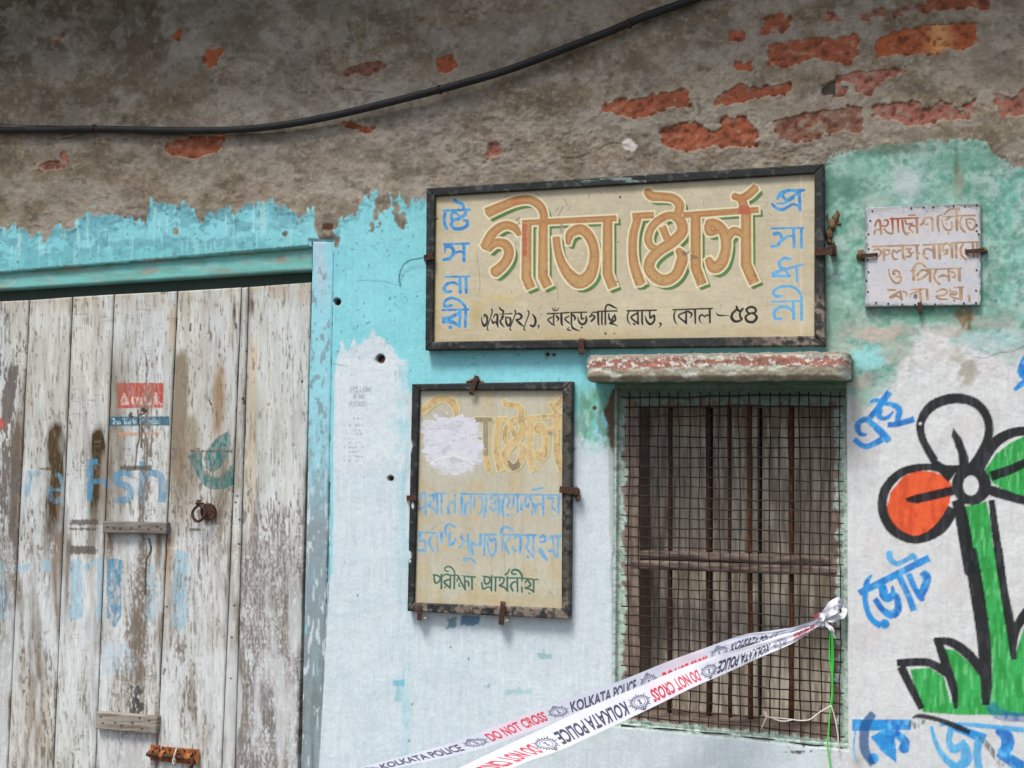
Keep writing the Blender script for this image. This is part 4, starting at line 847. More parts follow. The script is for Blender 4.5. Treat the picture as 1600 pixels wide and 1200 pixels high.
# tower bolt
ax = at(326, 1183, 0) - at(222, 1174, 0); ax /= np.linalg.norm(ax); up = np.cross(ax, (0, 1, 0)); up /= np.linalg.norm(up)
if up[2] < 0: up = -up
RM = np.array([ax, (0, 1, 0), up]).T
ctr = at(275, 1180, -.018)
def LP(a_, d_, u_): return ctr + ax * a_ - np.array((0, 1, 0)) * d_ + up * u_
pxm = .00172
m = MB(); m.box(LP(.014, .0, 0), (.128, .003, .044), RM); m.obj('bolt_plate', M_rustor, door, False)
m = MB(); m.box(LP(-.071, .001, .002), (.030, .004, .046), RM); m.strip([LP(-.083, .001, -.012), LP(-.083, .010, -.006), LP(-.083, .013, 0), LP(-.083, .010, .006), LP(-.083, .001, .012)], .014, .003, ax); m.obj('bolt_catch', M_rustor, door, False)
m = MB(); m.tube([LP(-.094, .009, -.002), LP(-.05, .009, -.002), LP(.055, .009, -.003), LP(.062, .010, -.006), LP(.064, .013, -.016), LP(.062, .020, -.034)], .0062, 10); m.obj('bolt_rod', M_rust, door, True)
for a_ in (-.042, .006, .048):
    m = MB(); m.strip([LP(a_, .001, -.019), LP(a_, .003, -.012), LP(a_, .013, -.008), LP(a_, .016, -.002), LP(a_, .013, .005), LP(a_, .003, .010), LP(a_, .001, .019)], .013 if a_ < .04 else .020, .0022, ax); m.obj('bolt_keeper', M_rustor, door, False)
for a_, u_ in ((-.042, .016), (-.02, .015), (.03, .016), (.066, .014), (-.064, .018)):
    m = MB(); m.tube([LP(a_, .001, u_), LP(a_, .0035, u_)], .0035, 10); m.obj('screw', M_rust, door)
m = MB(); m.tube([LP(.004, .004, .020), LP(.010, .020, .012), LP(.008, .022, 0), LP(.012, .020, -.014), LP(.006, .018, -.024), LP(.0, .016, -.016), LP(.004, .018, -.004)], .0026, 8); m.obj('tie_wire', M_chip, door, True)

# ================================================================== SIGNS
def letters_big(cv, Lr, tf, ws=1):
    A = [([(135,420,112),(290,352,100),(450,292,96),(590,282,96),(690,345,92),(730,430,88),(730,495,84)], 0),
         ([(505,522,62),(1490,474,66)], 1), ([(480,650,50),(430,575,84),(340,545,92),(240,590,98),(170,670,104),(118,780,110)], 0),
         ([(145,800,80),(230,732,90),(325,742,100),(368,815,106),(350,900,106),(290,980,112),(212,1042,118)], 0), ([(555,510,100),(550,1090,106),(598,1206,104)], 1),
         ([(725,520,96),(722,1080,106),(776,1188,104)], 1), ([(860,668,80),(875,800,84),(915,930,96),(985,1050,120),(1090,1135,146),(1200,1080,138),(1250,950,112),(1255,800,102),(1215,680,106),(1140,598,110),(1060,600,110),(1000,650,90),(985,750,44)], 0),
         ([(1397,480,100),(1395,1050,106),(1452,1198,104)], 1)]
    for P, l in A: cv.stroke(Lr, P, tf[0], ws, lin=bool(l))
def letters_b(cv, Lr, f, ws=1, hook=True):
    B = [([(275,190,90),(325,242,100),(450,250,92),(550,268,96),(612,335,100),(598,425,92)], 0), ([(120,452,72),(345,440,70)], 1), ([(650,442,66),(1438,386,66)], 1),
         ([(178,470,84),(130,650,92),(125,850,96),(150,1000,104),(208,1165,112)], 0), ([(545,455,70),(620,500,110),(640,610,116),(540,720,116),(400,812,116),(310,910,116),(300,1010,118),(380,1100,120),(480,1118,118),(575,1060,110),(625,950,120),(640,870,110),(595,800,66)], 0),
         ([(580,440,70),(480,450,84),(380,505,84),(310,590,84),(285,690,84),(315,765,76),(380,790,56)], 0), ([(430,560,84),(485,690,80)], 1), ([(780,440,104),(780,985,110),(847,1165,106)], 1),
         ([(890,520,60),(980,530,104),(1060,600,112),(1095,700,112),(1090,830,112),(1040,950,124),(965,985,120),(905,890,70)], 0), ([(905,540,84),(925,620,80),(1010,610,60)], 0), ([(1105,690,90),(1170,610,90),(1240,625,84),(1310,680,70)], 0),
         ([(1305,400,106),(1305,955,114),(1392,1152,116)], 1), ([(1412,150,88),(1330,228,90),(1250,262,80),(1170,240,74)], 0), ([(1255,265,92),(1292,380,96)], 1)]
    for P, l in B: cv.stroke(Lr, [f(p) for p in P], (0, 0, 1), ws, lin=bool(l))
def roll(L, cv, dx, dy):
    a_ = int(round(dx * cv.k)); b_ = int(round(dy * cv.k)); o = np.full_like(L, 99.)
    o[b_:, a_:] = L[:L.shape[0] - b_, :L.shape[1] - a_]; return o
def frame_cv(cv, seed, light=None):
    fr = np.ones_like(cv.col) * c3(44, 48, 47); t = step(cv.fbm(16, 12, 4, seed), .56, .1)[..., None]; fr = fr * (1 - t * .6) + c3(30, 30, 28) * t * .6
    t = step(cv.fbm(9, 7, 4, seed + 1), .66, .05)[..., None]; fr = fr * (1 - t * .45) + c3(96, 98, 96) * t * .45
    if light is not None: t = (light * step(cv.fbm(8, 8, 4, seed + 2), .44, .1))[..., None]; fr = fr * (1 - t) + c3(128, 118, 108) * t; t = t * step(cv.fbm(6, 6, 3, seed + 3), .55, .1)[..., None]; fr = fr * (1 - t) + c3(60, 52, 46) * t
    return fr

# ---- sign 1: long shop board
s1 = empty('long_signboard', at(976, 545, 0), label='long cream shop signboard in a black wooden frame with big outlined orange Bengali lettering', category='signboard')
C1 = Canvas(650, 240, 1305, 560, 2.2); X = C1.X[None, :]; Y = C1.Y[:, None]
C1.col[:] = c3(190, 182, 158)
def m1x(m, c, k=1): C1.mix(np.clip(m, 0, 1) * k, c3(*c))
m1x(step(C1.fbm(120, 80, 4, 501), .5, .2), (186, 174, 146), .6); m1x(step(C1.fbm(40, 30, 4, 502), .56, .16), (202, 192, 164), .5); m1x(step(C1.fbm(30, 4, 4, 503), .62, .1), (176, 162, 128), .35)
m1x(np.clip((Y - 505) / 34, 0, 1) * step(C1.fbm(90, 16, 4, 504), .4, .3), (176, 156, 96), .75); m1x(np.clip((700 - X) / 22, 0, 1) * step(C1.fbm(12, 50, 3, 505), .4, .3), (182, 164, 108), .6)
m1x(np.clip(1.2 - np.hypot((X - 770) / 40, (Y - 470) / 12), 0, 1) * step(C1.fbm(16, 6, 4, 506), .5, .2), (196, 172, 96), .7); m1x(np.clip(1.2 - np.hypot((X - 745) / 12, (Y - 490) / 22), 0, 1), (176, 156, 92), .6)
m1x(np.exp(-((X - 1252) / 1.6) ** 2), (212, 202, 176), .5); m1x(np.clip((1290 - X) / 1000, 0, 0), (0, 0, 0))
L = C1.layer(); letters_big(C1, L, [(740, 270, .15)]); letters_b(C1, L, lambda p: (p[0] * .15 + 970, p[1] * .15 + 270, p[2] * .15))
Lsh = np.minimum(roll(L, C1, 6.0, 6.0), np.minimum(roll(L, C1, 4, 4), roll(L, C1, 2, 2)))
m1x(am(Lsh - .3, .8), (80, 112, 52), .97); m1x(am(Lsh, .8) * step(C1.fbm(10, 40, 3, 507), .55, .1), (84, 134, 84), .6); m1x(am(L - 2.6, .8), (222, 216, 182), .95)
OR = np.ones_like(C1.col) * c3(184, 150, 102); tt = step(C1.fbm(34, 40, 3, 508), .52, .2)[..., None]; OR = OR * (1 - tt) + c3(182, 144, 96) * tt
tt = (step(C1.fbm(9, 14, 3, 509), .60, .12) * np.clip((380 - Y) / 80, .05, 1))[..., None]; OR = OR * (1 - tt * .65) + c3(188, 112, 64) * tt * .65
tt = (am(np.abs(L + 3.0 + (C1.fbm(9, 9, 3, 510) - .5) * 4) - .9, 1.4) * .6)[..., None]; OR = OR * (1 - tt) + c3(160, 90, 50) * tt
tt = (am(np.abs(L + .8) - .5, 1) * .65)[..., None]; OR = OR * (1 - tt) + c3(150, 100, 62) * tt
tt = (step(C1.fbm(3, 3, 2, 511), .72, .05) * np.clip((Y - 380) / 60, 0, 1))[..., None]; OR = OR * (1 - tt * .5) + c3(110, 80, 56) * tt * .5
m_ = am(L, .8)[..., None]; C1.col[:] = C1.col * (1 - m_) + OR * m_
Lr_ = C1.layer(); C1.stroke(Lr_, [(820, 350, 7), (820, 400, 5)], lin=True); C1.stroke(Lr_, [(1155, 328, 13), (1171, 328, 13)], lin=True)
m1x(am(Lr_ + (C1.fbm(3, 3, 2, 512) - .5) * 5, 1), (176, 84, 76), .75)
LB = C1.layer()
def z(o, Ps, cv=C1, LL=None):
    for P in Ps: cv.stroke(LB if LL is None else LL, P, o, cap='round')
z((680,300,.1), [[(300,120,56),(350,168,56),(420,185,56),(452,262,50)], [(130,292,44),(540,276,44)], [(165,300,54),(138,430,56),(178,575,56)], [(340,285,50),(260,335,54),(255,430,50)], [(470,290,56),(470,350,56),(380,410,60),(285,445,56),(258,520,60),(315,574,60),(420,568,60),(500,520,60),(500,455,54),(445,445,36)], [(290,300,36),(390,390,36)],
   [(130,815,38),(525,805,38)], [(452,820,58),(450,1070,58)], [(165,850,66),(250,860,60),(288,940,60),(230,1035,60),(135,1058,54)], [(148,880,36),(155,955,20)], [(300,965,44),(370,930,44),(440,940,40)]])
z((680,410,.1), [[(165,225,36),(540,220,36)], [(385,230,50),(395,470,54)], [(480,230,50),(487,470,54)], [(390,372,44),(300,318,46),(200,330,54),(140,400,58),(180,462,56),(250,450,38)], [(262,668,42),(170,690,56),(138,640,50),(180,582,50),(270,556,50),(380,600,50),(460,680,50),(480,750,50)], [(115,745,40),(520,735,40)],
   [(392,770,50),(375,1000,56)], [(375,790,56),(250,860,66),(135,880,66)], [(130,930,60),(260,930,66),(372,992,56)], [(235,1012,66)], [(476,760,50),(470,1000,54)]])
z((1195,280,.1), [[(610,170,46),(520,182,60),(380,176,56),(255,222,76),(200,300,46)], [(250,230,60),(335,325,50),(420,280,50),(520,215,46)], [(190,385,26),(310,370,42),(450,290,46)], [(540,190,54),(548,480,54)], [(115,390,46),(180,450,52),(270,475,58),(380,420,50),(450,390,44),(535,420,44)],
   [(100,770,34),(600,760,34)], [(150,855,66),(230,850,56),(262,930,56),(200,1030,56),(110,1050,50)], [(270,965,46),(350,892,46),(440,890,36)], [(450,780,50),(460,1065,54)], [(572,780,50),(572,1065,54)]])
z((1195,390,.1), [[(395,150,50),(300,136,56),(222,210,58),(262,290,56),(360,300,48),(450,270,46),(600,235,36)], [(265,320,60),(130,372,60)], [(130,412,56),(370,412,50)], [(330,340,44),(400,420,36)], [(495,280,48),(505,495,46)],
   [(270,722,36),(180,732,56),(130,680,50),(180,612,50),(280,576,50),(420,580,50),(520,640,50),(572,740,44),(572,800,46)], [(105,815,32),(590,802,32)], [(442,810,54),(452,1085,56)], [(570,810,54),(576,1090,56)], [(440,960,46),(340,898,56),(220,905,58),(145,980,62),(172,1080,54),(270,1075,34)]])
m1x(am(LB - 1.1, .8), (196, 202, 186), .6); LBc = np.ones_like(C1.col) * c3(82, 156, 204); tt = step(C1.fbm(6, 8, 3, 513), .5, .2)[..., None]; LBc = LBc * (1 - tt) + c3(50, 124, 186) * tt
tt = (X > 1190)[..., None] * np.clip((Y - 350) / 60, 0, 1)[..., None]; LBc = LBc * (1 - tt * .6) + c3(120, 178, 214) * tt * .6
m_ = (am(LB, .8) * .96)[..., None]; C1.col[:] = C1.col * (1 - m_) + LBc * m_
LK = C1.layer()
z((740,470,.1), [[(125,240,10),(132,330,28),(170,392,44),(210,330,34),(205,245,34),(170,215,28),(165,262,18)], [(280,130,28),(290,180,24),(242,320,20),(212,430,20),(226,458,28)], [(308,262,22),(340,212,28),(372,230,36),(370,330,40),(382,415,20)], [(285,290,20),(302,350,34),(340,328,26),(366,370,28)],
   [(395,90,12),(420,130,34),(465,162,34),(460,190,28)], [(400,210,14),(600,200,24)], [(430,262,22),(462,230,30),(450,280,30),(415,312,30),(440,370,34),(482,412,14)], [(500,250,22),(510,340,38),(540,390,38),(574,350,34),(572,275,34),(520,262,22)], [(645,150,28),(655,190,24),(600,350,20),(566,430,20),(580,458,28)],
   [(660,212,16),(710,200,34),(750,240,40),(728,280,34),(665,295,28)], [(668,300,34),(730,360,40),(782,402,14)], [(850,155,28),(866,200,24),(820,330,20),(786,430,20),(800,458,28)], [(920,210,20),(960,270,40),(966,350,40),(930,400,40),(890,382,34)], [(1015,388,34),(1020,410,20),(1002,440,10)]], LL=LK)
z((850,470,.1), [[(125,100,8),(150,150,24),(195,150,24),(240,105,10)], [(168,118,28)], [(52,202,26),(230,195,26)], [(255,192,26),(390,184,26)], [(420,184,26),(668,178,26)], [(125,255,26),(62,296,28),(130,372,28)], [(152,205,28),(152,360,26),(178,398,10)], [(195,238,34),(226,280,34),(205,320,12)],
   [(270,200,38),(276,350,38),(292,390,14)], [(385,240,26),(328,286,28),(395,350,26)], [(428,190,30),(428,370,30)], [(455,222,36),(488,270,36),(470,310,12)], [(390,412,12),(368,450,28),(420,462,20)], [(430,370,20),(455,430,40),(560,472,12)], [(582,200,28),(586,282,30),(625,272,26)], [(655,235,20),(664,300,40),(640,350,38),(596,368,38),(548,330,34),(526,245,12)], [(590,416,36)],
   [(715,245,16),(765,182,26),(835,180,24)], [(710,252,28),(765,228,28),(790,262,38),(740,318,34)], [(845,170,38),(850,350,34),(864,380,14)], [(905,190,32),(905,350,30),(918,376,14)], [(850,165,26),(1140,158,26)], [(960,370,30),(958,200,32),(965,95,30),(1010,60,34),(1080,92,34),(1145,126,14)],
   [(1012,200,24),(1018,275,34),(1052,302,34),(1080,258,28),(1105,215,22)], [(1108,240,34),(1112,300,36),(1035,350,40),(1080,362,30),(1160,400,10)]], LL=LK)
z((960,460,.075), [[(265,342,38),(870,330,38)], [(300,360,34),(270,460,36),(290,570,34),(352,640,10)], [(488,370,42),(495,600,42)], [(480,390,40),(350,480,44),(500,615,44)], [(395,612,40),(430,628,36)], [(575,370,44),(580,600,44),(598,632,14)], [(735,350,40),(748,490,48),(822,430,38),(836,490,50),(820,570,50),(742,622,56),(668,545,46),(636,430,12)], [(950,600,46),(972,632,36),(920,710,10)]], LL=LK)
z((1040,460,.1), [[(115,240,26),(730,220,26)], [(150,260,22),(130,340,32),(150,430,26),(190,472,8)], [(322,260,30),(320,450,40)], [(325,270,30),(200,336,30),(322,445,34)], [(350,265,34),(408,305,36),(385,372,12)], [(460,250,38),(465,450,28)], [(690,240,38),(692,440,34)], [(685,322,30),(632,328,30),(612,352,22),(570,318,30),(530,350,32),(532,410,24),(568,452,8)], [(790,285,12),(830,326,30),(990,332,12)],
   [(1110,190,36),(1125,240,46),(1175,262,34),(1210,220,30)], [(1120,225,38),(1052,290,40),(1030,360,50),(1080,420,46),(1160,412,38),(1195,370,28)], [(1190,235,34),(1160,300,36),(1172,365,36),(1200,400,14)], [(1300,300,34),(1262,240,40),(1330,195,40),(1402,222,40),(1400,280,38),(1320,300,34),(1250,350,40),(1280,420,46),(1370,430,46),(1424,360,46),(1380,305,34),(1300,292,28)]], LL=LK)
m1x(am(LK - .9, .8), (214, 208, 180), .45); m1x(am(LK, .7), (20, 16, 14), .98)
LS = C1.layer(); r5 = np.random.default_rng(77)
for i in range(70):
    x, y = r5.uniform(690, 1265), r5.uniform(285, 525); a_ = r5.normal(1.2, .7); l = r5.uniform(2, 11); C1.stroke(LS, [(x, y, .5), (x + l * math.cos(a_) * .4, y + l * math.sin(a_) * .6, r5.uniform(.6, 1.4)), (x + l * math.cos(a_), y + l * math.sin(a_), .4)])
for P in ([(868,330,2),(872,325,2)], [(872,338,2),(880,322,2)], [(882,310,1.2),(887,322,1.2)], [(888,328,1),(892,320,1)], [(745,395,1),(750,440,1),(748,455,1)], [(870,440,1),(872,470,1)], [(806,345,2.4),(812,340,2)], [(808,352,2),(812,348,2)], [(920,302,2),(921,310,1)], [(936,298,1.5),(940,304,1)]): C1.stroke(LS, P)
m1x(am(LS, .9), (104, 92, 76), .6)
for x, y, r in ((969,308,1.8),(964,440,1.2),(946,521,1.8),(960,521,1.2),(966,378,1.1),(683,342,1.4),(1268,276,1),(1060,395,0)): m1x(am(np.hypot(X - x, Y - y) - r, .8), (36, 28, 20), .95)
m1x(am(np.hypot((X - 1072) / 1.2, Y - 396) - 3 + (C1.fbm(3, 3, 2, 514) - .5) * 8, 1), (92, 88, 96), .7); m1x(am(np.hypot((X - 1086) / 2, Y - 402) - 3 + (C1.fbm(3, 3, 2, 515) - .5) * 9, 1), (92, 84, 84), .6); m1x(am(np.hypot((X - 877), (Y - 358) * .6) - 4 + (C1.fbm(4, 4, 2, 516) - .5) * 6, 1), (140, 136, 124), .7)
board('panel', [(676,304),(1276,268),(1276,529),(673,538)], .022, .012, M_sign, C1, s1, stp=.0014, rnd=.001, disp=0)
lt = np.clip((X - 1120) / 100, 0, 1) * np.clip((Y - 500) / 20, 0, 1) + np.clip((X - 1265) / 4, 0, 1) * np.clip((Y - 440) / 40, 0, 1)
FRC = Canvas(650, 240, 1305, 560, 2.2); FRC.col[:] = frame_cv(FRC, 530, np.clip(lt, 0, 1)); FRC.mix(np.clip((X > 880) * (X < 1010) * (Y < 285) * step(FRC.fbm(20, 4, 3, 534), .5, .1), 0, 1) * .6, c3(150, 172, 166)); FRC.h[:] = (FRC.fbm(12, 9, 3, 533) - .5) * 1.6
def frame4(par, o, i, cvx, d=.034, th=.032):
    for q in ([o[0], o[1], i[1], i[0]], [i[3], i[2], o[2], o[3]], [o[0], i[0], i[3], o[3]], [i[1], o[1], o[2], i[2]]): board('frame', q, d, th, M_frame, cvx, par, stp=.0022, rnd=.004)
frame4(s1, [(666,294),(1287,255.5),(1289,540),(664,547)], [(679,306),(1272.5,270.5),(1272,524.5),(675.6,533.8)], FRC)
def clip(par, a_, b_, wd=.016, d=.038, mat=None, side=None, th=.003):
    """bent iron strap from a point on the wall (a_) over the frame edge (b_)"""
    A_ = at(a_[0], a_[1], .0); A2 = at(a_[0], a_[1], d + .002); B_ = at(b_[0], b_[1], d + .003); B2 = at(b_[0] + (b_[0] - a_[0]) * .12, b_[1] + (b_[1] - a_[1]) * .12, d - .004)
    dr = B_ - A2; sd = np.cross(dr, (0, 1, 0)); m = MB(); m.strip([A_, (A_ + A2) / 2, A2 * .97 + A_ * .03, A2, (A2 + B_) / 2, B_, B2], wd, th, sd); m.obj('clip', mat or M_rust, par)
clip(s1, (663, 403), (676, 400)); clip(s1, (1301, 392), (1277, 393), .020); clip(s1, (908, 552), (909, 532), .016)
m = MB(); m.box(at(1302, 392, .01), (.014, .04, .026)); m.obj('clip', M_rust, s1)
m = MB(); m.tube([at(x, y, d) for x, y, d in ((625,447,.006),(624,430,.008),(630,415,.012),(640,407,.014),(652,405,.014),(664,402,.02))], .0008, 6); m.obj('tie_wire', M_cable, s1, True)

# ---- sign 2: small upright board, worn
s2 = empty('small_signboard', at(766, 960, 0), label='small upright worn cream signboard with a white paint blot left of the window', category='signboard')
C2 = Canvas(625, 585, 905, 980, 2.4); X = C2.X[None, :]; Y = C2.Y[:, None]; C2.col[:] = c3(188, 185, 165)
def m2x(m, c, k=1): C2.mix(np.clip(m, 0, 1) * k, c3(*c))
m2x(step(C2.fbm(60, 80, 4, 551), .5, .2), (182, 176, 156), .6); m2x(step(C2.fbm(20, 44, 4, 552), .58, .14), (192, 172, 132), .55); m2x(step(C2.fbm(6, 70, 3, 553), .6, .12), (170, 162, 138), .35); m2x(np.clip((662 - X) / 14, 0, 1), (194, 172, 120), .5); m2x(np.clip((Y - 915) / 25, 0, 1) * step(C2.fbm(30, 20, 3, 554), .45, .2), (184, 166, 120), .5)
m2x(np.clip((870 - X) / 200, 0, 1) * step(C2.fbm(30, 30, 3, 555), .55, .2), (178, 180, 168), .4)
fb = lambda p: ((p[0] * .567 + 75) * .1416 + 755, (p[1] * .79 + 35) * .1416 + 600, p[2] * .092)
L = C2.layer(); letters_b(C2, L, fb)
z((645,600,.1416), [[(125,290,74),(220,200,76),(330,160,80),(425,190,84),(470,260,70),(490,340,50)]], C2, L)
z((645,600,.1416), [[(680,395,56),(862,395,56)], [(805,420,58),(808,780,58),(845,950,56)], [(690,500,40),(730,560,44),(745,600,30)]], C2, L)
m2x(am(np.minimum(roll(L, C2, 2.6, 2.6), roll(L, C2, 1.4, 1.4)), .8), (146, 146, 100), .75); m2x(am(L - 1.4, .8), (214, 204, 156), .85)
wn = step(C2.fbm(5, 6, 3, 556), .56, .1)
m_ = am(L, .8); m2x(m_, (196, 168, 118), .85); m2x(m_ * wn, (150, 124, 92), .5); m2x(m_ * step(C2.fbm(4, 30, 3, 557), .55, .1), (206, 184, 138), .6)
m2x(m_ * (X > 742) * (X < 770) * (Y > 650) * (Y < 712), (112, 120, 112), .65); m2x(m_ * am(np.hypot(X - 803, Y - 727) - 9 + (C2.fbm(4, 4, 2, 558) - .5) * 12, 1), (92, 92, 92), .7); m2x(am(np.hypot(X - 860, Y - 677) - 3.5, 1), (110, 124, 128), .7)
Lw = C2.layer(); C2.poly(Lw, [(105,430),(190,385),(330,345),(500,338),(640,390),(695,450),(720,560),(765,700),(745,860),(620,985),(480,1000),(340,985),(200,880),(130,760),(95,600)], (645,600,.1416))
swr = C2.fbm(7, 5, 3, 559); mb2 = am(Lw + (swr - .5) * 26, 1.5); m2x(mb2, (206, 208, 218), .97)
ang = np.abs(np.hypot((X - 700), (Y - 690) * .9) % 5 - 2.5); m2x(mb2 * step(C2.fbm(14, 5, 4, 560), .6, .05), (176, 180, 188), .5); m2x(mb2 * am(ang - .5, 1) * step(C2.fbm(16, 16, 3, 561), .55, .1), (228, 230, 236), .7)
m2x(am(np.abs(np.hypot(X - 706, (Y - 790) * .8) - 62) - 1, 1) * mb2 * (Y < 740) * (np.abs(X - 706) < 36), (232, 234, 240), .8)
m2x(mb2 * am(np.hypot((X - 710) / 1.6, Y - 720) - 7 + (swr - .5) * 10, 1.5), (168, 172, 176), .6); m2x(mb2 * am(np.hypot((X - 709) / 1.3, Y - 689) - 2.5 + (swr - .5) * 6, 1), (140, 142, 148), .6)
m2x(np.clip(1 - np.hypot((X - 700) / 60, (Y - 735) / 22), 0, 1) * step(swr, .5, .2), (200, 204, 204), .5)
m2x(am(np.maximum(X - 655.5, 0) + np.maximum(np.abs(Y - 700) - 60, 0), 2), (206, 196, 150), .5)
LB2 = C2.layer()
z((645,760,.075), [[(160,270,44),(170,170,44),(240,140,44),(268,300,50),(268,590,44)], [(150,470,44),(230,430,44)], [(340,200,54),(430,180,54),(430,270,46),(360,340,64)], [(340,390,70),(430,470,64),(515,555,54)], [(470,150,36),(700,150,34)], [(500,160,50),(520,560,34)], [(600,180,44),(600,570,34)], [(740,560,46),(740,400,46),(790,330,38),(880,350,36)], [(880,180,36),(880,560,34)],
   [(1020,150,54),(1020,590,46)], [(1010,155,34),(1580,165,40)], [(1090,580,50),(1100,380,54),(1180,330,40),(1215,340,36)], [(1215,180,36),(1200,560,30)], [(1290,240,36),(1280,430,46)], [(1350,190,36),(1440,260,38),(1440,500,42),(1370,575,42)], [(1530,170,46),(1520,420,46),(1490,640,46)]], C2, LB2)
z((760,760,.075), [[(90,260,54),(150,185,54),(260,170,54)], [(110,340,46),(180,350,46),(200,290,36)], [(85,430,46),(130,505,54),(210,460,38)], [(262,180,54),(262,590,54)], [(400,180,46),(345,300,56),(332,480,56),(360,605,50)], [(435,200,46),(480,310,38),(435,410,36),(480,450,28)], [(455,600,66)], [(570,190,36),(560,420,36)], [(100,165,34),(1500,178,26)], [(650,190,44),(650,540,36)], [(730,320,46),(730,480,44)], [(840,190,44),(800,350,38),(860,430,44),(880,360,36)], [(890,190,64),(960,330,54),(980,440,44),(940,600,34)],
   [(1020,560,44),(1035,400,44),(1110,365,42),(1170,390,36)], [(1180,190,54),(1190,610,46)], [(1285,240,56),(1385,240,56)], [(1395,300,36),(1370,430,36),(1440,500,24)], [(1380,620,56)], [(1510,190,54),(1500,560,36)], [(960,70,50),(1190,30,34)]], C2, LB2)
z((645,815,.075), [[(110,220,34),(480,240,34)], [(150,240,54),(150,410,54),(250,400,46),(262,620,46)], [(120,600,54),(240,600,54)], [(430,260,46),(340,400,54),(350,475,46),(400,560,46),(430,640,26)], [(510,290,26),(530,630,22)], [(600,240,64),(600,430,54)], [(670,220,46),(690,105,46),(770,60,46),(870,110,44)], [(690,240,50),(700,300,36)], [(770,240,54),(760,500,54),(880,400,54),(880,340,34)], [(1000,300,46),(1060,420,46),(980,540,54)], [(1060,420,36),(1130,400,36)], [(1150,260,50),(1160,520,46),(1180,640,24)],
   [(1170,750,36),(1085,760,36),(1060,810,34),(1140,806,36),(1200,770,32),(1310,862,24)], [(1410,270,54),(1410,480,54)], [(1400,480,46),(1310,480,46),(1240,440,54),(1220,560,56),(1270,690,50)], [(1500,270,46),(1490,500,44),(1490,690,34)]], C2, LB2)
z((760,815,.075), [[(0,270,50),(200,270,36)], [(60,330,46),(90,400,54),(180,350,44)], [(20,430,44),(60,620,46),(120,710,54),(190,600,46),(200,400,44)], [(310,300,54),(310,180,56),(390,110,56),(480,130,54),(560,190,34)], [(330,300,36),(330,620,26)], [(330,272,44),(1030,282,44)], [(390,460,64),(405,550,54),(470,665,50)], [(500,300,36),(440,420,36)], [(600,360,44),(620,300,44),(700,310,54),(710,500,54),(695,680,24)], [(550,520,44),(590,610,46),(670,580,36)],
   [(850,300,64),(890,420,54),(830,530,50),(960,725,26)], [(860,735,60)], [(982,300,50),(970,760,26)], [(1120,330,44),(1200,290,54),(1232,400,46),(1120,430,36)], [(1120,590,100),(1190,700,84),(1265,800,46)], [(1300,370,44),(1370,310,46),(1392,480,36)], [(1310,600,74),(1400,610,64),(1450,745,36)], [(1492,290,54),(1480,745,36)], [(1420,302,50),(1540,302,50)]], C2, LB2)
m2x(am(LB2 - 1, .8), (176, 198, 200), .45); m2x(am(LB2 - .3, .8) * (1 - .35 * step(C2.fbm(5, 9, 3, 562), .58, .14)), (112, 164, 198), .9); m2x(am(LB2, .8) * step(C2.fbm(8, 9, 3, 563), .6, .1), (74, 146, 206), .7)
LG = C2.layer()
z((670,880,.05625), [[(130,325,56),(250,345,50),(318,420,50),(270,520,50),(190,550,58),(150,450,54),(150,340,46)], [(350,320,60),(350,700,58)], [(380,365,40),(470,310,48),(600,335,50)], [(602,350,50),(592,700,54)], [(590,440,50),(430,525,66),(590,690,58)], [(455,665,56)], [(540,230,42),(462,205,44),(450,132,44),(540,90,50),(640,130,50),(710,240,50),(722,330,50)], [(712,330,58),(705,705,54)], [(600,338,44),(800,332,42)],
   [(800,340,48),(850,420,58),(792,430,38),(790,510,44)], [(850,430,50),(920,560,56),(1012,740,48)], [(990,390,50),(1012,735,56)], [(880,640,36),(830,640,38),(850,560,38)], [(1010,485,50),(1100,530,58),(1110,645,48)], [(900,345,24),(1040,365,36)], [(1040,360,42),(1160,382,48),(1290,380,48)], [(1200,380,58),(1202,725,58)]], C2, LG)
z((750,880,.0625), [[(80,330,46),(230,355,50),(250,440,44),(200,510,50),(130,510,48),(108,420,50),(120,350,38)], [(292,320,50),(286,690,48)], [(40,490,44),(82,645,48),(200,590,42),(280,645,38)], [(350,350,42),(500,350,42)], [(390,370,54),(385,695,46)], [(490,430,42),(530,352,42),(602,392,50),(570,500,50),(490,560,54),(600,600,50),(682,690,48)], [(682,350,50),(682,695,52)], [(740,140,32),(692,240,48),(635,290,54)], [(682,372,42),(1060,370,42)],
   [(930,485,38),(850,470,50),(768,560,58),(822,690,52)], [(932,380,54),(940,715,46)], [(900,268,46),(820,270,50),(790,212,48),(870,162,58),(980,202,58),(1050,320,54),(1050,440,46)], [(1045,600,46),(1050,725,46)], [(1060,380,46),(1310,400,46)], [(1130,480,46),(1195,430,50),(1262,545,58),(1180,605,48)], [(1130,620,56),(1240,650,46),(1335,705,52)], [(1340,420,54),(1340,725,46)], [(1340,432,38),(1400,402,38),(1465,424,32)], [(1230,755,56)]], C2, LG)
m2x(am(LG - 1, .8), (190, 202, 176), .5); m2x(am(LG, .8), (52, 92, 78), .95)
LS = C2.layer()
for i in range(60):
    x, y = r5.uniform(655, 875), r5.uniform(615, 940); a_ = r5.normal(0, 1.2); l = r5.uniform(2, 14); C2.stroke(LS, [(x, y, .4), (x + l * math.cos(a_), y + l * math.sin(a_), r5.uniform(.5, 1.1))])
for P in ([(665,835,1),(690,815,1)], [(786,795,.9),(788,870,.9),(790,905,.9)], [(855,934,1),(860,924,1),(866,938,1)], [(718,926,.8),(716,938,.8)], [(855,924,.8),(866,930,.8)]): C2.stroke(LS, P)
m2x(am(LS, .9), (128, 116, 98), .55)
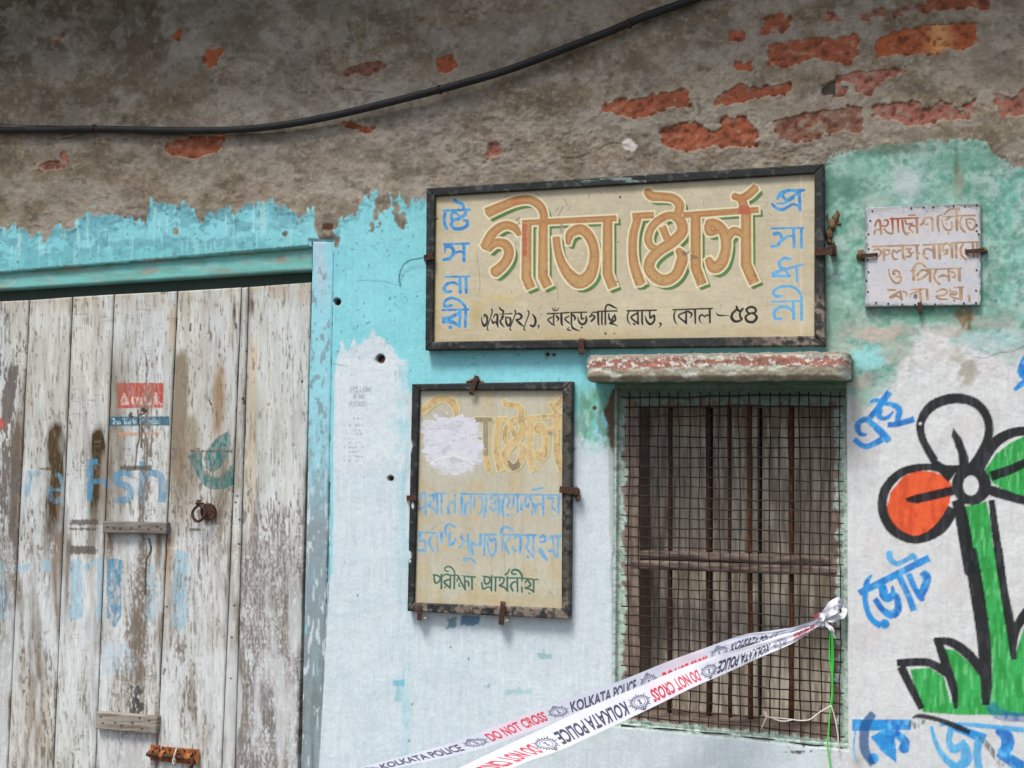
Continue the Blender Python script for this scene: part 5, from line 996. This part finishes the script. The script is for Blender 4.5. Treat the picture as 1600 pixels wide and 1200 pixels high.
board('panel', [(652,607),(881,606),(880,953),(643,944)], .020, .012, M_sign, C2, s2, stp=.0014, rnd=.001, disp=0)
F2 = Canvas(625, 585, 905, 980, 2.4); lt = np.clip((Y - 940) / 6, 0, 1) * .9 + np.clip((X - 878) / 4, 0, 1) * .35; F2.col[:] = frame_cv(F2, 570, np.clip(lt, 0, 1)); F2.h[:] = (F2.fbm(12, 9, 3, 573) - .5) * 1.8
for x, y, rx, ry in ((641,698,3,10),(640,868,3,9),(645,790,2,5)): F2.mix(am(np.hypot((X - x) / rx, (Y - y) / ry) - 1 + (F2.fbm(4, 4, 2, 574) - .5), .4), c3(196, 204, 206))
frame4(s2, [(643.4,600),(893.4,595.7),(889,968),(636,955)], [(654.7,610),(878.4,609.4),(877,951),(646,942)], F2, .032, .030)
clip(s2, (745, 588), (737, 613), .012, .034); clip(s2, (904, 768), (878, 765), .017, .034); clip(s2, (636, 778), (650, 778), .014, .034, M_rust); clip(s2, (655, 968), (656, 950), .012, .034); clip(s2, (783, 975), (786, 944), .014, .036)
def lump(name, c, r, mat, par, seed, n=10, **kw):
    rr = np.random.default_rng(seed); V = []; Fc = []; a_ = n; b_ = n // 2 + 1
    for i in range(b_ + 1):
        for j in range(a_):
            th = math.pi * i / b_; ph = 2 * math.pi * j / a_; k = 1 + (rr.random() - .5) * .55 * (0 < i < b_)
            V.append(c + np.array((r[0] * math.sin(th) * math.cos(ph), r[1] * math.sin(th) * math.sin(ph), r[2] * math.cos(th))) * k)
    for i in range(b_):
        for j in range(a_): Fc.append((i * a_ + j, i * a_ + (j + 1) % a_, (i + 1) * a_ + (j + 1) % a_, (i + 1) * a_ + j))
    return V, Fc
def lumps(name, L_, mat, par, **kw):
    m = MB()
    for i, (x, y, d, r) in enumerate(L_): V, Fc = lump(name, at(x, y, d), r, mat, par, 900 + i + int(x)); m.add(V, Fc)
    return m.obj(name, mat, par, True, **kw)
lumps('mortar_blob', [(743,594,.012,(.014,.012,.009)),(733,597,.012,(.008,.01,.006)),(752,598,.012,(.008,.01,.006))], M_mud, s2)
lumps('mortar_blob', [(786,966,.03,(.009,.008,.009)),(792,970,.026,(.006,.007,.005))], M_chip, s2); lumps('mortar_blob', [(664,966,.02,(.006,.006,.005))], M_chip, s2)
lumps('mortar_blob', [(900,768,.012,(.009,.012,.014)),(903,778,.008,(.006,.008,.009))], M_mud, s2)

# ---- sign 3: small white tin plate
s3 = empty('tin_sign', at(1442, 480, 0), label='small square white tin sign with faded brown Bengali lettering and rusty clips', category='sign')
C3 = Canvas(1340, 305, 1545, 495, 3); X = C3.X[None, :]; Y = C3.Y[:, None]; C3.col[:] = c3(196, 196, 202)
def m3x(m, c, k=1): C3.mix(np.clip(m, 0, 1) * k, c3(*c))
m3x(step(C3.fbm(50, 40, 4, 581), .5, .2), (184, 188, 194), .6); m3x(step(C3.fbm(16, 16, 4, 582), .6, .12), (204, 196, 190), .5); m3x(np.clip((345 - Y) / 22, 0, 1) * step(C3.fbm(24, 8, 4, 583), .45, .2), (160, 154, 156), .7)
L3 = C3.layer()
z((1350,320,1/12), [[(205,405,30),(240,315,34),(295,300,38),(322,540,36)], [(188,550,28),(220,470,30),(300,472,30)], [(385,290,22),(440,290,28),(450,360,28),(400,405,24),(340,388,18)], [(380,450,24),(440,520,30),(520,540,34),(540,500,28),(530,260,44)], [(490,265,24),(1020,245,26)], [(635,280,36),(645,510,28)], [(720,300,34),(740,470,34),(800,560,38),(830,530,30)], [(770,290,18),(800,360,24),(905,350,24)], [(960,405,30),(885,388,30),(850,440,30),(910,512,36)], [(985,250,40),(1000,520,38)], [(1060,372,36),(1100,345,30),(1130,260,30),(1190,240,26)],
   [(160,785,28),(1040,755,24)], [(190,850,34),(270,830,30),(320,880,30),(305,930,30),(225,1010,36)], [(375,840,48),(375,1030,46)], [(400,850,28),(470,850,30),(470,920,28),(420,940,22)], [(720,790,44),(736,980,38),(772,1030,16)], [(700,870,28),(650,850,28),(615,900,26),(560,850,28),(530,925,30),(560,1012,30),(622,1020,26)], [(790,830,28),(880,822,24),(830,880,28),(882,920,30),(860,965,34),(790,972,32)], [(880,925,24),(932,888,22)], [(990,780,48),(1002,1020,38)], [(830,200,14),(960,192,18)]], C3, L3)
z((1440,320,1/12), [[(0,372,36),(60,300,32),(65,255,28),(130,238,34),(200,270,34),(205,480,38)], [(70,372,26),(120,360,22)], [(300,212,24),(385,192,22)], [(305,240,40),(305,380,40),(330,510,16)], [(380,280,18),(420,420,24),(500,482,28),(570,440,28),(560,330,28)], [(450,290,36),(525,240,38)], [(470,355,34)], [(505,540,44)], [(430,172,28),(520,88,34),(620,68,38),(700,72,24),(715,108,18)], [(650,80,44),(662,470,48)], [(400,230,18),(620,215,18)], [(760,222,28),(720,330,34),(750,450,34),(815,512,32)], [(838,270,28),(852,380,34),(920,470,34),(1000,420,34),(1002,300,34),(920,262,28),(850,270,22)], [(902,340,42)], [(700,205,22),(1000,200,28)],
   [(30,755,24),(380,735,22)], [(200,862,34),(110,820,30),(42,870,30),(42,960,30),(110,1012,28)], [(225,760,54),(238,990,50)], [(330,760,48),(342,1005,46)], [(400,862,28),(402,770,28),(470,722,30),(540,770,28)], [(410,865,30),(482,840,34),(470,910,34),(420,925,28)], [(560,730,48),(576,985,40)], [(645,740,48),(652,985,40)], [(560,715,22),(1070,695,22)], [(780,740,28),(730,830,34),(750,950,34),(840,1032,32)], [(830,830,28),(822,910,34),(890,952,28)], [(960,720,48),(980,970,42)], [(1040,720,42),(1052,985,40)]], C3, L3)
z((1350,400,.075), [[(510,270,12),(540,420,24),(610,530,34),(690,570,40),(760,530,38),(770,460,44),(720,430,28),(670,440,22)], [(740,420,34),(735,342,34),(670,300,34),(612,330,34),(612,382,38),(650,368,28)], [(1035,500,50),(1030,330,50),(1060,205,54),(1140,150,40),(1230,180,34),(1295,242,16)], [(970,305,18),(1080,305,18)], [(1110,400,48),(1170,322,40),(1240,290,38),(1330,320,38)], [(1130,492,44),(1200,470,38),(1290,405,38),(1340,350,30)], [(500,710,34),(660,705,28)], [(760,740,40),(785,910,46)], [(740,742,34),(540,860,34)], [(550,882,30),(680,832,34),(742,872,28)], [(820,740,28),(890,780,28),(880,840,16)], [(980,700,22),(1290,685,22)], [(960,850,28),(980,792,28),(1080,750,28),(1170,740,28)], [(1170,720,48),(1188,945,42)]], C3, L3)
z((1440,400,.075), [[(180,320,48),(176,530,48)], [(120,280,26),(830,255,26)], [(300,300,44),(265,400,40),(290,510,40),(372,582,42)], [(562,290,48),(572,510,48)], [(530,425,30),(440,400,36),(360,440,26)], [(620,330,28),(690,360,34),(682,440,34),(640,440,22)], [(780,270,58),(792,515,48)], [(110,700,52),(122,900,46)], [(320,745,38),(420,692,34),(510,712,34),(530,770,34),(450,820,28),(312,835,38),(360,890,38),(420,900,28),(550,905,22)], [(590,690,28),(602,740,28),(718,755,34),(715,800,34),(602,800,38),(620,850,28),(760,895,28)], [(820,670,66),(822,905,66)], [(680,655,26),(870,650,26)], [(985,830,56),(1000,945,36)], [(680,930,46)]], C3, L3)
L3 = L3 - .35
m3x(am(L3 - 1.0, .8), (214, 200, 186), .6); m3x(am(L3, .8), (150, 120, 90), .9); m3x(am(L3, .7) * am(np.abs(L3 + .5) - .25, .6), (112, 84, 66), .5); m3x(am(L3, .8) * step(C3.fbm(9, 9, 3, 584), .56, .1), (196, 170, 142), .6)
m3x(am(L3, .8) * np.clip(1 - np.hypot((X - 1402) / 44, (Y - 345) / 18), 0, 1) * 1.6, (150, 58, 46), .75)
m3x(am(np.hypot(X - 1430.5, (Y - 463) * .8) - 3.5, 1), (96, 88, 78), .85); m3x(am(np.hypot(X - 1437.5, Y - 459.5) - 1.4, .8), (170, 40, 30), .9)
edg = np.minimum(np.minimum(X - 1352, 1533 - X), np.minimum(Y - 321, 478 - Y)); m3x(am(edg - 2.2 + (C3.fbm(6, 6, 3, 585) - .5) * 9, 1), (72, 74, 72), .7); m3x(am(edg - 5 + (C3.fbm(9, 9, 3, 586) - .5) * 9, 2), (140, 160, 160), .35)
for i in range(26): m3x(am(np.hypot(X - r5.uniform(1358, 1528), (Y - r5.choice([r5.uniform(324, 334), r5.uniform(395, 412), r5.uniform(430, 446)])) * r5.uniform(.8, 2)) - r5.uniform(.4, 1.3), .8), (80, 78, 80), .7)
QS = [(1351.7,324.4),(1533,316.8),(1532.5,476.5),(1351,479.5)]
board('plate', QS, .020, .014, M_sign, C3, s3, stp=.0014, rnd=.0015, disp=0)
nl = [(1363,330),(1424,325.5),(1443,324),(1458,324),(1490,322),(1508,323),(1526,321),(1357,366),(1357,389),(1356,407),(1357,425),(1354,439),(1356,456),(1369,473),(1388,474.5),(1410,476),(1430,476.5),(1461,475.5),(1506,474),(1525,473),(1525,454),(1526,422),(1526,361),(1529,366),(1526,352),(1360,345)]
m = MB()
for x, y in nl: p = at(x, y, .019); m.tube([p, p + np.array((0, -.0022, 0))], .0024, 8)
m.obj('nails', M_rust, s3, kind='stuff')
clip(s3, (1346, 400), (1368, 398), .009, .024); clip(s3, (1537, 391), (1512, 393), .010, .024); clip(s3, (1438, 488), (1437, 474), .010, .022)
lumps('mortar_blob', [(1346,399,.008,(.012,.012,.014))], M_mud, s3); lumps('mortar_blob', [(1538,391,.008,(.008,.010,.008))], M_mud, s3)

# ================================================================== CABLE, MUD, STRINGS
CP = [(-1700,60,.09),(-1100,140,.07),(-600,186,.06),(-250,201,.05),(-60,204,.05),(0,203,.05),(80,202.5,.05),(150,201.5,.045),(250,203.5,.05),(350,203.5,.055),(430,197,.06),(520,181,.065),(620,157,.07),(720,131,.07),(800,107,.07),(880,77,.068),(950,50,.064),(1010,25,.06),(1080,0,.055),(1160,-34,.05),(1230,-70,.05),(1420,-150,.05),(1700,-250,.03)]
cab = empty('power_cable', at(520, 181, .06), label='thick black cable sagging across the bare cement near the top', category='cable')
m = MB(); SP = spline(CP, 220); m.tube([at(p[0], p[1], p[2] * .5) for p in SP], .0108, 12); m.obj('cable', M_cable, cab, True)
def ring(par, x, y, d, dirx, r=.0125, n=3):
    m = MB(); c0 = at(x, y, d); dv = _n(at(x + dirx[0], y + dirx[1], d) - c0); u = _n(np.cross(dv, (0, 1, 0))); w_ = np.cross(dv, u)
    m.tube([c0 + dv * .0022 * (t / (2 * math.pi) - n / 2) + r * (math.cos(t) * u + math.sin(t) * w_) for t in np.linspace(0, 2 * math.pi * n, 16 * n)], .0014, 5); m.obj('tie_wire', M_rust, par, True)
ring(cab, 148, 201.5, .0225, (10, 0)); ring(cab, 687, 140, .035, (10, -3)); ring(cab, 983, 37, .031, (10, -4)); ring(cab, 1075, 2, .0275, (10, -4), n=2)
m = MB(); m.tube([at(*p) for p in spline([(-60,192,.02),(0,193.5,.02),(40,196,.025),(90,197,.03),(140,200,.025),(150,205,.034),(148,208,.03),(120,212,.02),(88,219,.006)], 40)], .0013, 6); m.obj('binding_wire', M_rust, cab, True)
lumps('mud_clump', [(1296,376,.004,(.006,.008,.010)),(1296,366,.005,(.010,.010,.016)),(1300,352,.005,(.011,.010,.016)),(1306,342,.004,(.008,.008,.014)),(1309,334,.003,(.005,.006,.010)),(1293,340,.003,(.003,.005,.010)),(1311,350,.003,(.008,.005,.004)),(1301,380,.003,(.006,.006,.004))], M_mud, None,
      label='crumbly brown clump of dried mud beside the right edge of the long signboard', category='mud clump')
def cord(name, P, r, mt, **kw):
    m = MB()
    for q in P: m.tube([at(*p) for p in spline(q, 40)], r, 7)
    o = m.obj(name, mt, None, True, **kw); return o
cord('green_wire', [[(1299,978,.012),(1297,992,.016),(1296,1006,.018),(1296.5,1030,.018),(1299,1046,.018),(1300,1062,.018),(1299.5,1085,.018),(1297,1110,.018),(1295,1140,.018),(1293,1163,.018),(1295,1180,.016),(1298,1205,.014)],
     [(1299,978,.012),(1301,1000,.018),(1302,1030,.018),(1301,1060,.018),(1301,1090,.018),(1299,1104,.018)], [(1300,979,.012),(1300,1000,.021),(1300,1030,.021),(1300.5,1075,.021),(1299.5,1098,.020)]], .0019, M_green,
     label='bright green plastic wire hanging down the right side of the window grille', category='wire')
cord('white_string', [[(1190,1138,.014),(1194,1128,.016),(1198,1119,.017),(1196,1113,.017),(1194.5,1112,.015),(1196,1118,.016),(1203,1121,.018),(1215,1122,.018),(1235,1124,.018),(1252,1126,.018),(1266,1124,.018),(1282,1112,.018),(1299,1103,.020)],
     [(1299,1103,.02),(1304,1120,.018),(1308,1140,.018),(1310,1158,.018),(1311,1175,.014)], [(1205,1121,.017),(1214,1125,.018),(1225,1127,.018),(1238,1125,.018)]], .0016, M_white,
     label='thin off-white string knotted across the lower right of the window grille', category='string')

# ================================================================== BARRIER TAPE
tape = empty('barrier_tape', at(1284, 968, .04), label='doubled white police tape printed in navy and red tied to the window grille', category='tape')
class Ribbon:
    def __init__(s, top, bot, d0, d1, wob=0, seed=0):
        s.T = np.array(top, float); s.B = np.array(bot, float); s.d0, s.d1 = d0, d1; s.wob = wob; s.ph = seed
        s.n = 240; u = np.linspace(0, 1, s.n); A = s.pt(u, 0 * u); Bm = s.pt(u, 0 * u + 1); C_ = (A + Bm) / 2
        l = np.concatenate([[0], np.cumsum(np.linalg.norm(np.diff(C_, axis=0), axis=1))]); s.len = l[-1]; s.u = u; s.l = l
    def xy(s, u):   # u=0 at the knot (right), 1 far left
        t = lambda A: np.stack([np.interp(u, np.linspace(0, 1, len(A)), A[:, 0]), np.interp(u, np.linspace(0, 1, len(A)), A[:, 1])], -1)
        return t(s.Ts if hasattr(s, 'Ts') else s.mk(s.T, 'Ts')), t(s.Bs if hasattr(s, 'Bs') else s.mk(s.B, 'Bs'))
    def mk(s, A, nm): v = spline(A, 400); setattr(s, nm, v); return v
    def pt(s, u, v, off=0):
        a_, b_ = s.xy(u); v = np.asarray(v, float)
        dep = s.d0 + (s.d1 - s.d0) * u + s.wob * (np.sin(u * 16 + s.ph) * .6 + np.sin(u * 37 + s.ph * 2) * .3) * (1 - v * .6) + .010 * (v - .5) + off
        # wrinkles near the knot
        dep = dep + np.exp(-u * 7) * .007 * np.sin(v * 16 + u * 26) + .0012 * np.sin(u * 90 + v * 5) * np.exp(-u * 2)
        p = a_ * (1 - v[..., None]) + b_ * v[..., None]
        return at(p[..., 0], p[..., 1], dep)
    def u_at_px(s, x):
        a_, b_ = s.xy(s.u); m_ = (a_[:, 0] + b_[:, 0]) / 2; return np.interp(-x, -m_, s.u)
    def mesh(s, nm, colf):
        nu, nv = 260, 9; U, V_ = np.meshgrid(np.linspace(0, 1, nu), np.linspace(0, 1, nv)); P = s.pt(U, V_); Q = s.pt(U, V_, -.0004)
        I = np.arange(nu * nv).reshape(nv, nu); f = np.stack([I[:-1, :-1], I[:-1, 1:], I[1:, 1:], I[1:, :-1]], -1).reshape(-1, 4)
        return mesh_obj(nm, P.reshape(-1, 3), f, M_print, tape, colf(U, V_).reshape(-1, 3), True)
def text_verts(txt):
    cu = bpy.data.curves.new('t', 'FONT'); cu.body = txt; cu.offset = .028; cu.shear = .0; cu.resolution_u = 3; cu.space_character = 1.0
    o = bpy.data.objects.new('t', cu); COL.objects.link(o); dg = bpy.context.evaluated_depsgraph_get(); me = bpy.data.meshes.new_from_object(o.evaluated_get(dg))
    V = np.array([v.co[:2] for v in me.vertices]); f = [tuple(p.vertices) for p in me.polygons]
    bpy.data.objects.remove(o); bpy.data.curves.remove(cu); bpy.data.meshes.remove(me)
    V -= V.min(0); V /= V.max(0); return V, f
TX = {k: text_verts(k) for k in ('KOLKATA POLICE', 'DO NOT CROSS')}
def put(rb, nm, x0, x1, v0, v1, V, f, mt, flip, shear=.0):
    ua, ub = rb.u_at_px(x0), rb.u_at_px(x1)      # x0 < x1 in the photo
    tx = V[:, 0] + shear * (V[:, 1] - .5); ty = V[:, 1]
    if flip: tx = 1 - tx; ty = 1 - ty
    u = ua + (ub - ua) * tx; v = v1 + (v0 - v1) * ty
    ok = (u > -.02) & (u < 1.2); P = rb.pt(np.clip(u, 0, 1), v, .0007)
    fc = [q for q in f if all(ok[i] for i in q)]
    if fc: mesh_obj(nm, P, fc, mt, tape, None, False)
def emblem():
    V = []; f = []
    n = 24
    for k in range(n):
        a0 = 2 * math.pi * k / n; r = (.5 if k % 3 == 0 else .42 if k % 3 == 1 else .40)
        for rr, da in ((.33, -.10), (.33, .10), (r, 0)): V.append((.5 + rr * math.cos(a0 + da), .5 + rr * math.sin(a0 + da)))
        f.append((3 * k, 3 * k + 1, 3 * k + 2))
    def annulus(r0, r1, m_=24):
        b0 = len(V)
        for k in range(m_):
            a0 = 2 * math.pi * k / m_; V.append((.5 + r0 * math.cos(a0), .5 + r0 * math.sin(a0))); V.append((.5 + r1 * math.cos(a0), .5 + r1 * math.sin(a0)))
        for k in range(m_): j = (k + 1) % m_; f.append((b0 + 2 * k, b0 + 2 * k + 1, b0 + 2 * j + 1, b0 + 2 * j))
    annulus(.29, .32); annulus(.21, .235)
    for x, y, w_, h_ in ((.5, .60, .10, .07), (.5, .50, .06, .10), (.5, .40, .13, .06)):
        b0 = len(V); V.extend([(x - w_ / 2, y - h_ / 2), (x + w_ / 2, y - h_ / 2), (x + w_ / 2 * .8, y + h_ / 2), (x - w_ / 2 * .8, y + h_ / 2)]); f.append((b0, b0 + 1, b0 + 2, b0 + 3))
    b0 = len(V); V.extend([(.34, .86), (.5, .9), (.66, .86), (.5, 1.02)]); f.append((b0, b0 + 1, b0 + 2, b0 + 3))
    return np.array(V), f
EV_, EF_ = emblem()
back = Ribbon([(1284,964),(1240,979),(1200,986),(1160,992),(1100,1013),(1040,1035),(960,1067),(835,1110),(710,1159),(575,1196),(430,1240)],
              [(1284,972),(1240,986),(1200,1000),(1160,1010),(1110,1040),(1050,1066),(970,1096),(860,1131),(745,1172),(597,1206),(430,1262)], .030, .30, .002, 1)
front = Ribbon([(1282,967),(1240,984),(1200,999),(1160,1012),(1120,1024),(1060,1046),(1000,1072),(920,1105),(840,1142),(715,1201),(560,1275)],
               [(1284,976),(1240,1004),(1200,1022),(1160,1040),(1120,1058),(1085,1073),(1020,1105),(950,1138),(880,1170),(795,1202),(650,1280)], .034, .40, .002, 3)
def colA(rb, reds, base):
    def f(U, V_):
        c_ = np.ones(U.shape + (3,)) * base
        for x0, x1 in reds:
            a_, b_ = rb.u_at_px(x1), rb.u_at_px(x0); m_ = np.clip(np.minimum(U - a_, b_ - U) / .01, 0, 1)[..., None] * .22; c_ = c_ * (1 - m_) + c3(236, 176, 186) * m_
        return c_
    return f
BRED = [(763, 853), (1032, 1106)]; FRED = [(738, 832), (1015, 1090), (1240, 1278)]
back.mesh('tape_strand', colA(back, BRED, c3(176, 181, 194))); front.mesh('tape_strand', colA(front, FRED, c3(206, 209, 219)))  # one tape: the rear strand's shade is put into its darker base
for t, x0, x1 in (('KOLKATA POLICE', 595, 721), ('DO NOT CROSS', 763, 853), ('KOLKATA POLICE', 892, 994), ('DO NOT CROSS', 1033, 1104), ('KOLKATA POLICE', 1141, 1215)):
    V, f = TX[t]; put(back, 'printed_words', x0, x1,   .20 if x0 < 1000 else .4, .78 if x0 < 1000 else 1.0, V, f, M_red if 'CROSS' in t else M_navy, False, .06)
for x0, x1 in ((562, 594), (724, 762), (855, 890), (996, 1030), (1106, 1140)): put(back, 'printed_emblem', x0, x1, .12, .88 if x0 < 960 else 1.1, EV_, EF_, M_ink2, False)
for t, x0, x1 in (('DO NOT CROSS', 738, 834), ('KOLKATA POLICE', 869, 978), ('DO NOT CROSS', 1017, 1091), ('KOLKATA POLICE', 1122, 1202), ('DO NOT CROSS', 1240, 1272)):
    V, f = TX[t]; put(front, 'printed_words', x0, x1, .30, .86, V, f, M_red if 'CROSS' in t else M_navy, True, .04)
for x0, x1 in ((832, 868), (979, 1016), (1091, 1123), (1206, 1232)): put(front, 'printed_emblem', x0, x1, .2, .96, EV_, EF_, M_ink2, True)
# crumpled knot and loops round a grille wire
def kn(pts, wd, seed, nm='knot_loop'):
    rr = np.random.default_rng(seed); S_ = spline(pts, 40); P = np.array([at(p[0], p[1], p[2]) for p in S_]); V = []; nv = 7
    T_ = np.gradient(P, axis=0)
    for i, (p, t) in enumerate(zip(P, T_)):
        t = _n(t); s_ = np.cross(t, (0, 1, 0)); s_ = _n(s_); a_ = .5 * math.sin(i * .3 + seed); s_ = s_ * math.cos(a_) + np.array((0, 1, 0)) * math.sin(a_); w_ = wd * S_[i][3]
        for k in range(nv): q = k / (nv - 1) - .5; V.append(p + s_ * w_ * q + np.array((0, 1, 0)) * .0016 * math.sin(q * 16 + i * .5 + seed) + rr.normal(0, .0003, 3))
    n = len(P); f = [(i * nv + k, i * nv + k + 1, (i + 1) * nv + k + 1, (i + 1) * nv + k) for i in range(n - 1) for k in range(nv - 1)]
    mesh_obj(nm, V, f, M_print, tape, np.ones((len(V), 3)) * c3(206, 208, 216), True)
kn([(1284,967,.036,.5),(1292,958,.036,1.1),(1300,949,.03,1.4),(1308,940,.02,1),(1315,942,.006,.8),(1319,950,.004,.7)], .021, 1)
kn([(1319,950,.004,.7),(1319,957,.012,.8),(1314,963,.028,.8),(1304,966,.034,.9),(1294,968,.036,.8),(1284,970,.036,.5)], .018, 2)
kn([(1283,968,.04,.4),(1294,962,.042,.9),(1303,955,.036,1.1),(1310,947,.028,.9),(1316,950,.014,.6)], .014, 3)
kn([(1284,972,.04,.5),(1292,976,.05,.8),(1299,983,.055,.9),(1303,992,.05,.5),(1305,999,.05,.1)], .012, 9, 'loose_end')
kn([(1277,974,.034,1),(1281,971,.046,1.1),(1284,965,.05,1.1),(1281,961,.044,1),(1277,965,.032,.8)], .014, 4, 'knot')
kn([(1279,978,.034,.9),(1284,975,.046,1.1),(1287,969,.048,1.1),(1285,962,.042,.9)], .011, 5, 'knot')
m = MB(); 
for dx, dy in ((-9, -3.5), (-4, -6)): m.box(at(1282 + dx, 967 + dy, .052), (.005, .0006, .008), np.array([[.9, 0, -.4], [0, 1, 0], [.4, 0, .9]]))
m.obj('printed_words', M_red, tape)

# ================================================================== GROUND
m = MB(); n = 24
V = [(x, y, 0) for y in np.linspace(-40, 60, n) for x in np.linspace(-50, 50, n)]
mesh_obj('ground', V, [(i * n + j, i * n + j + 1, (i + 1) * n + j + 1, (i + 1) * n + j) for i in range(n - 1) for j in range(n - 1)], mat_noise('lane_asphalt', c3(70, 68, 66), c3(98, 96, 92), None, 4, .95), None, None, False, kind='structure')
m = MB(); m.box((0, -.45, .06), (6.4, .9, .12)); m.obj('pavement', M_conc, None, kind='structure')
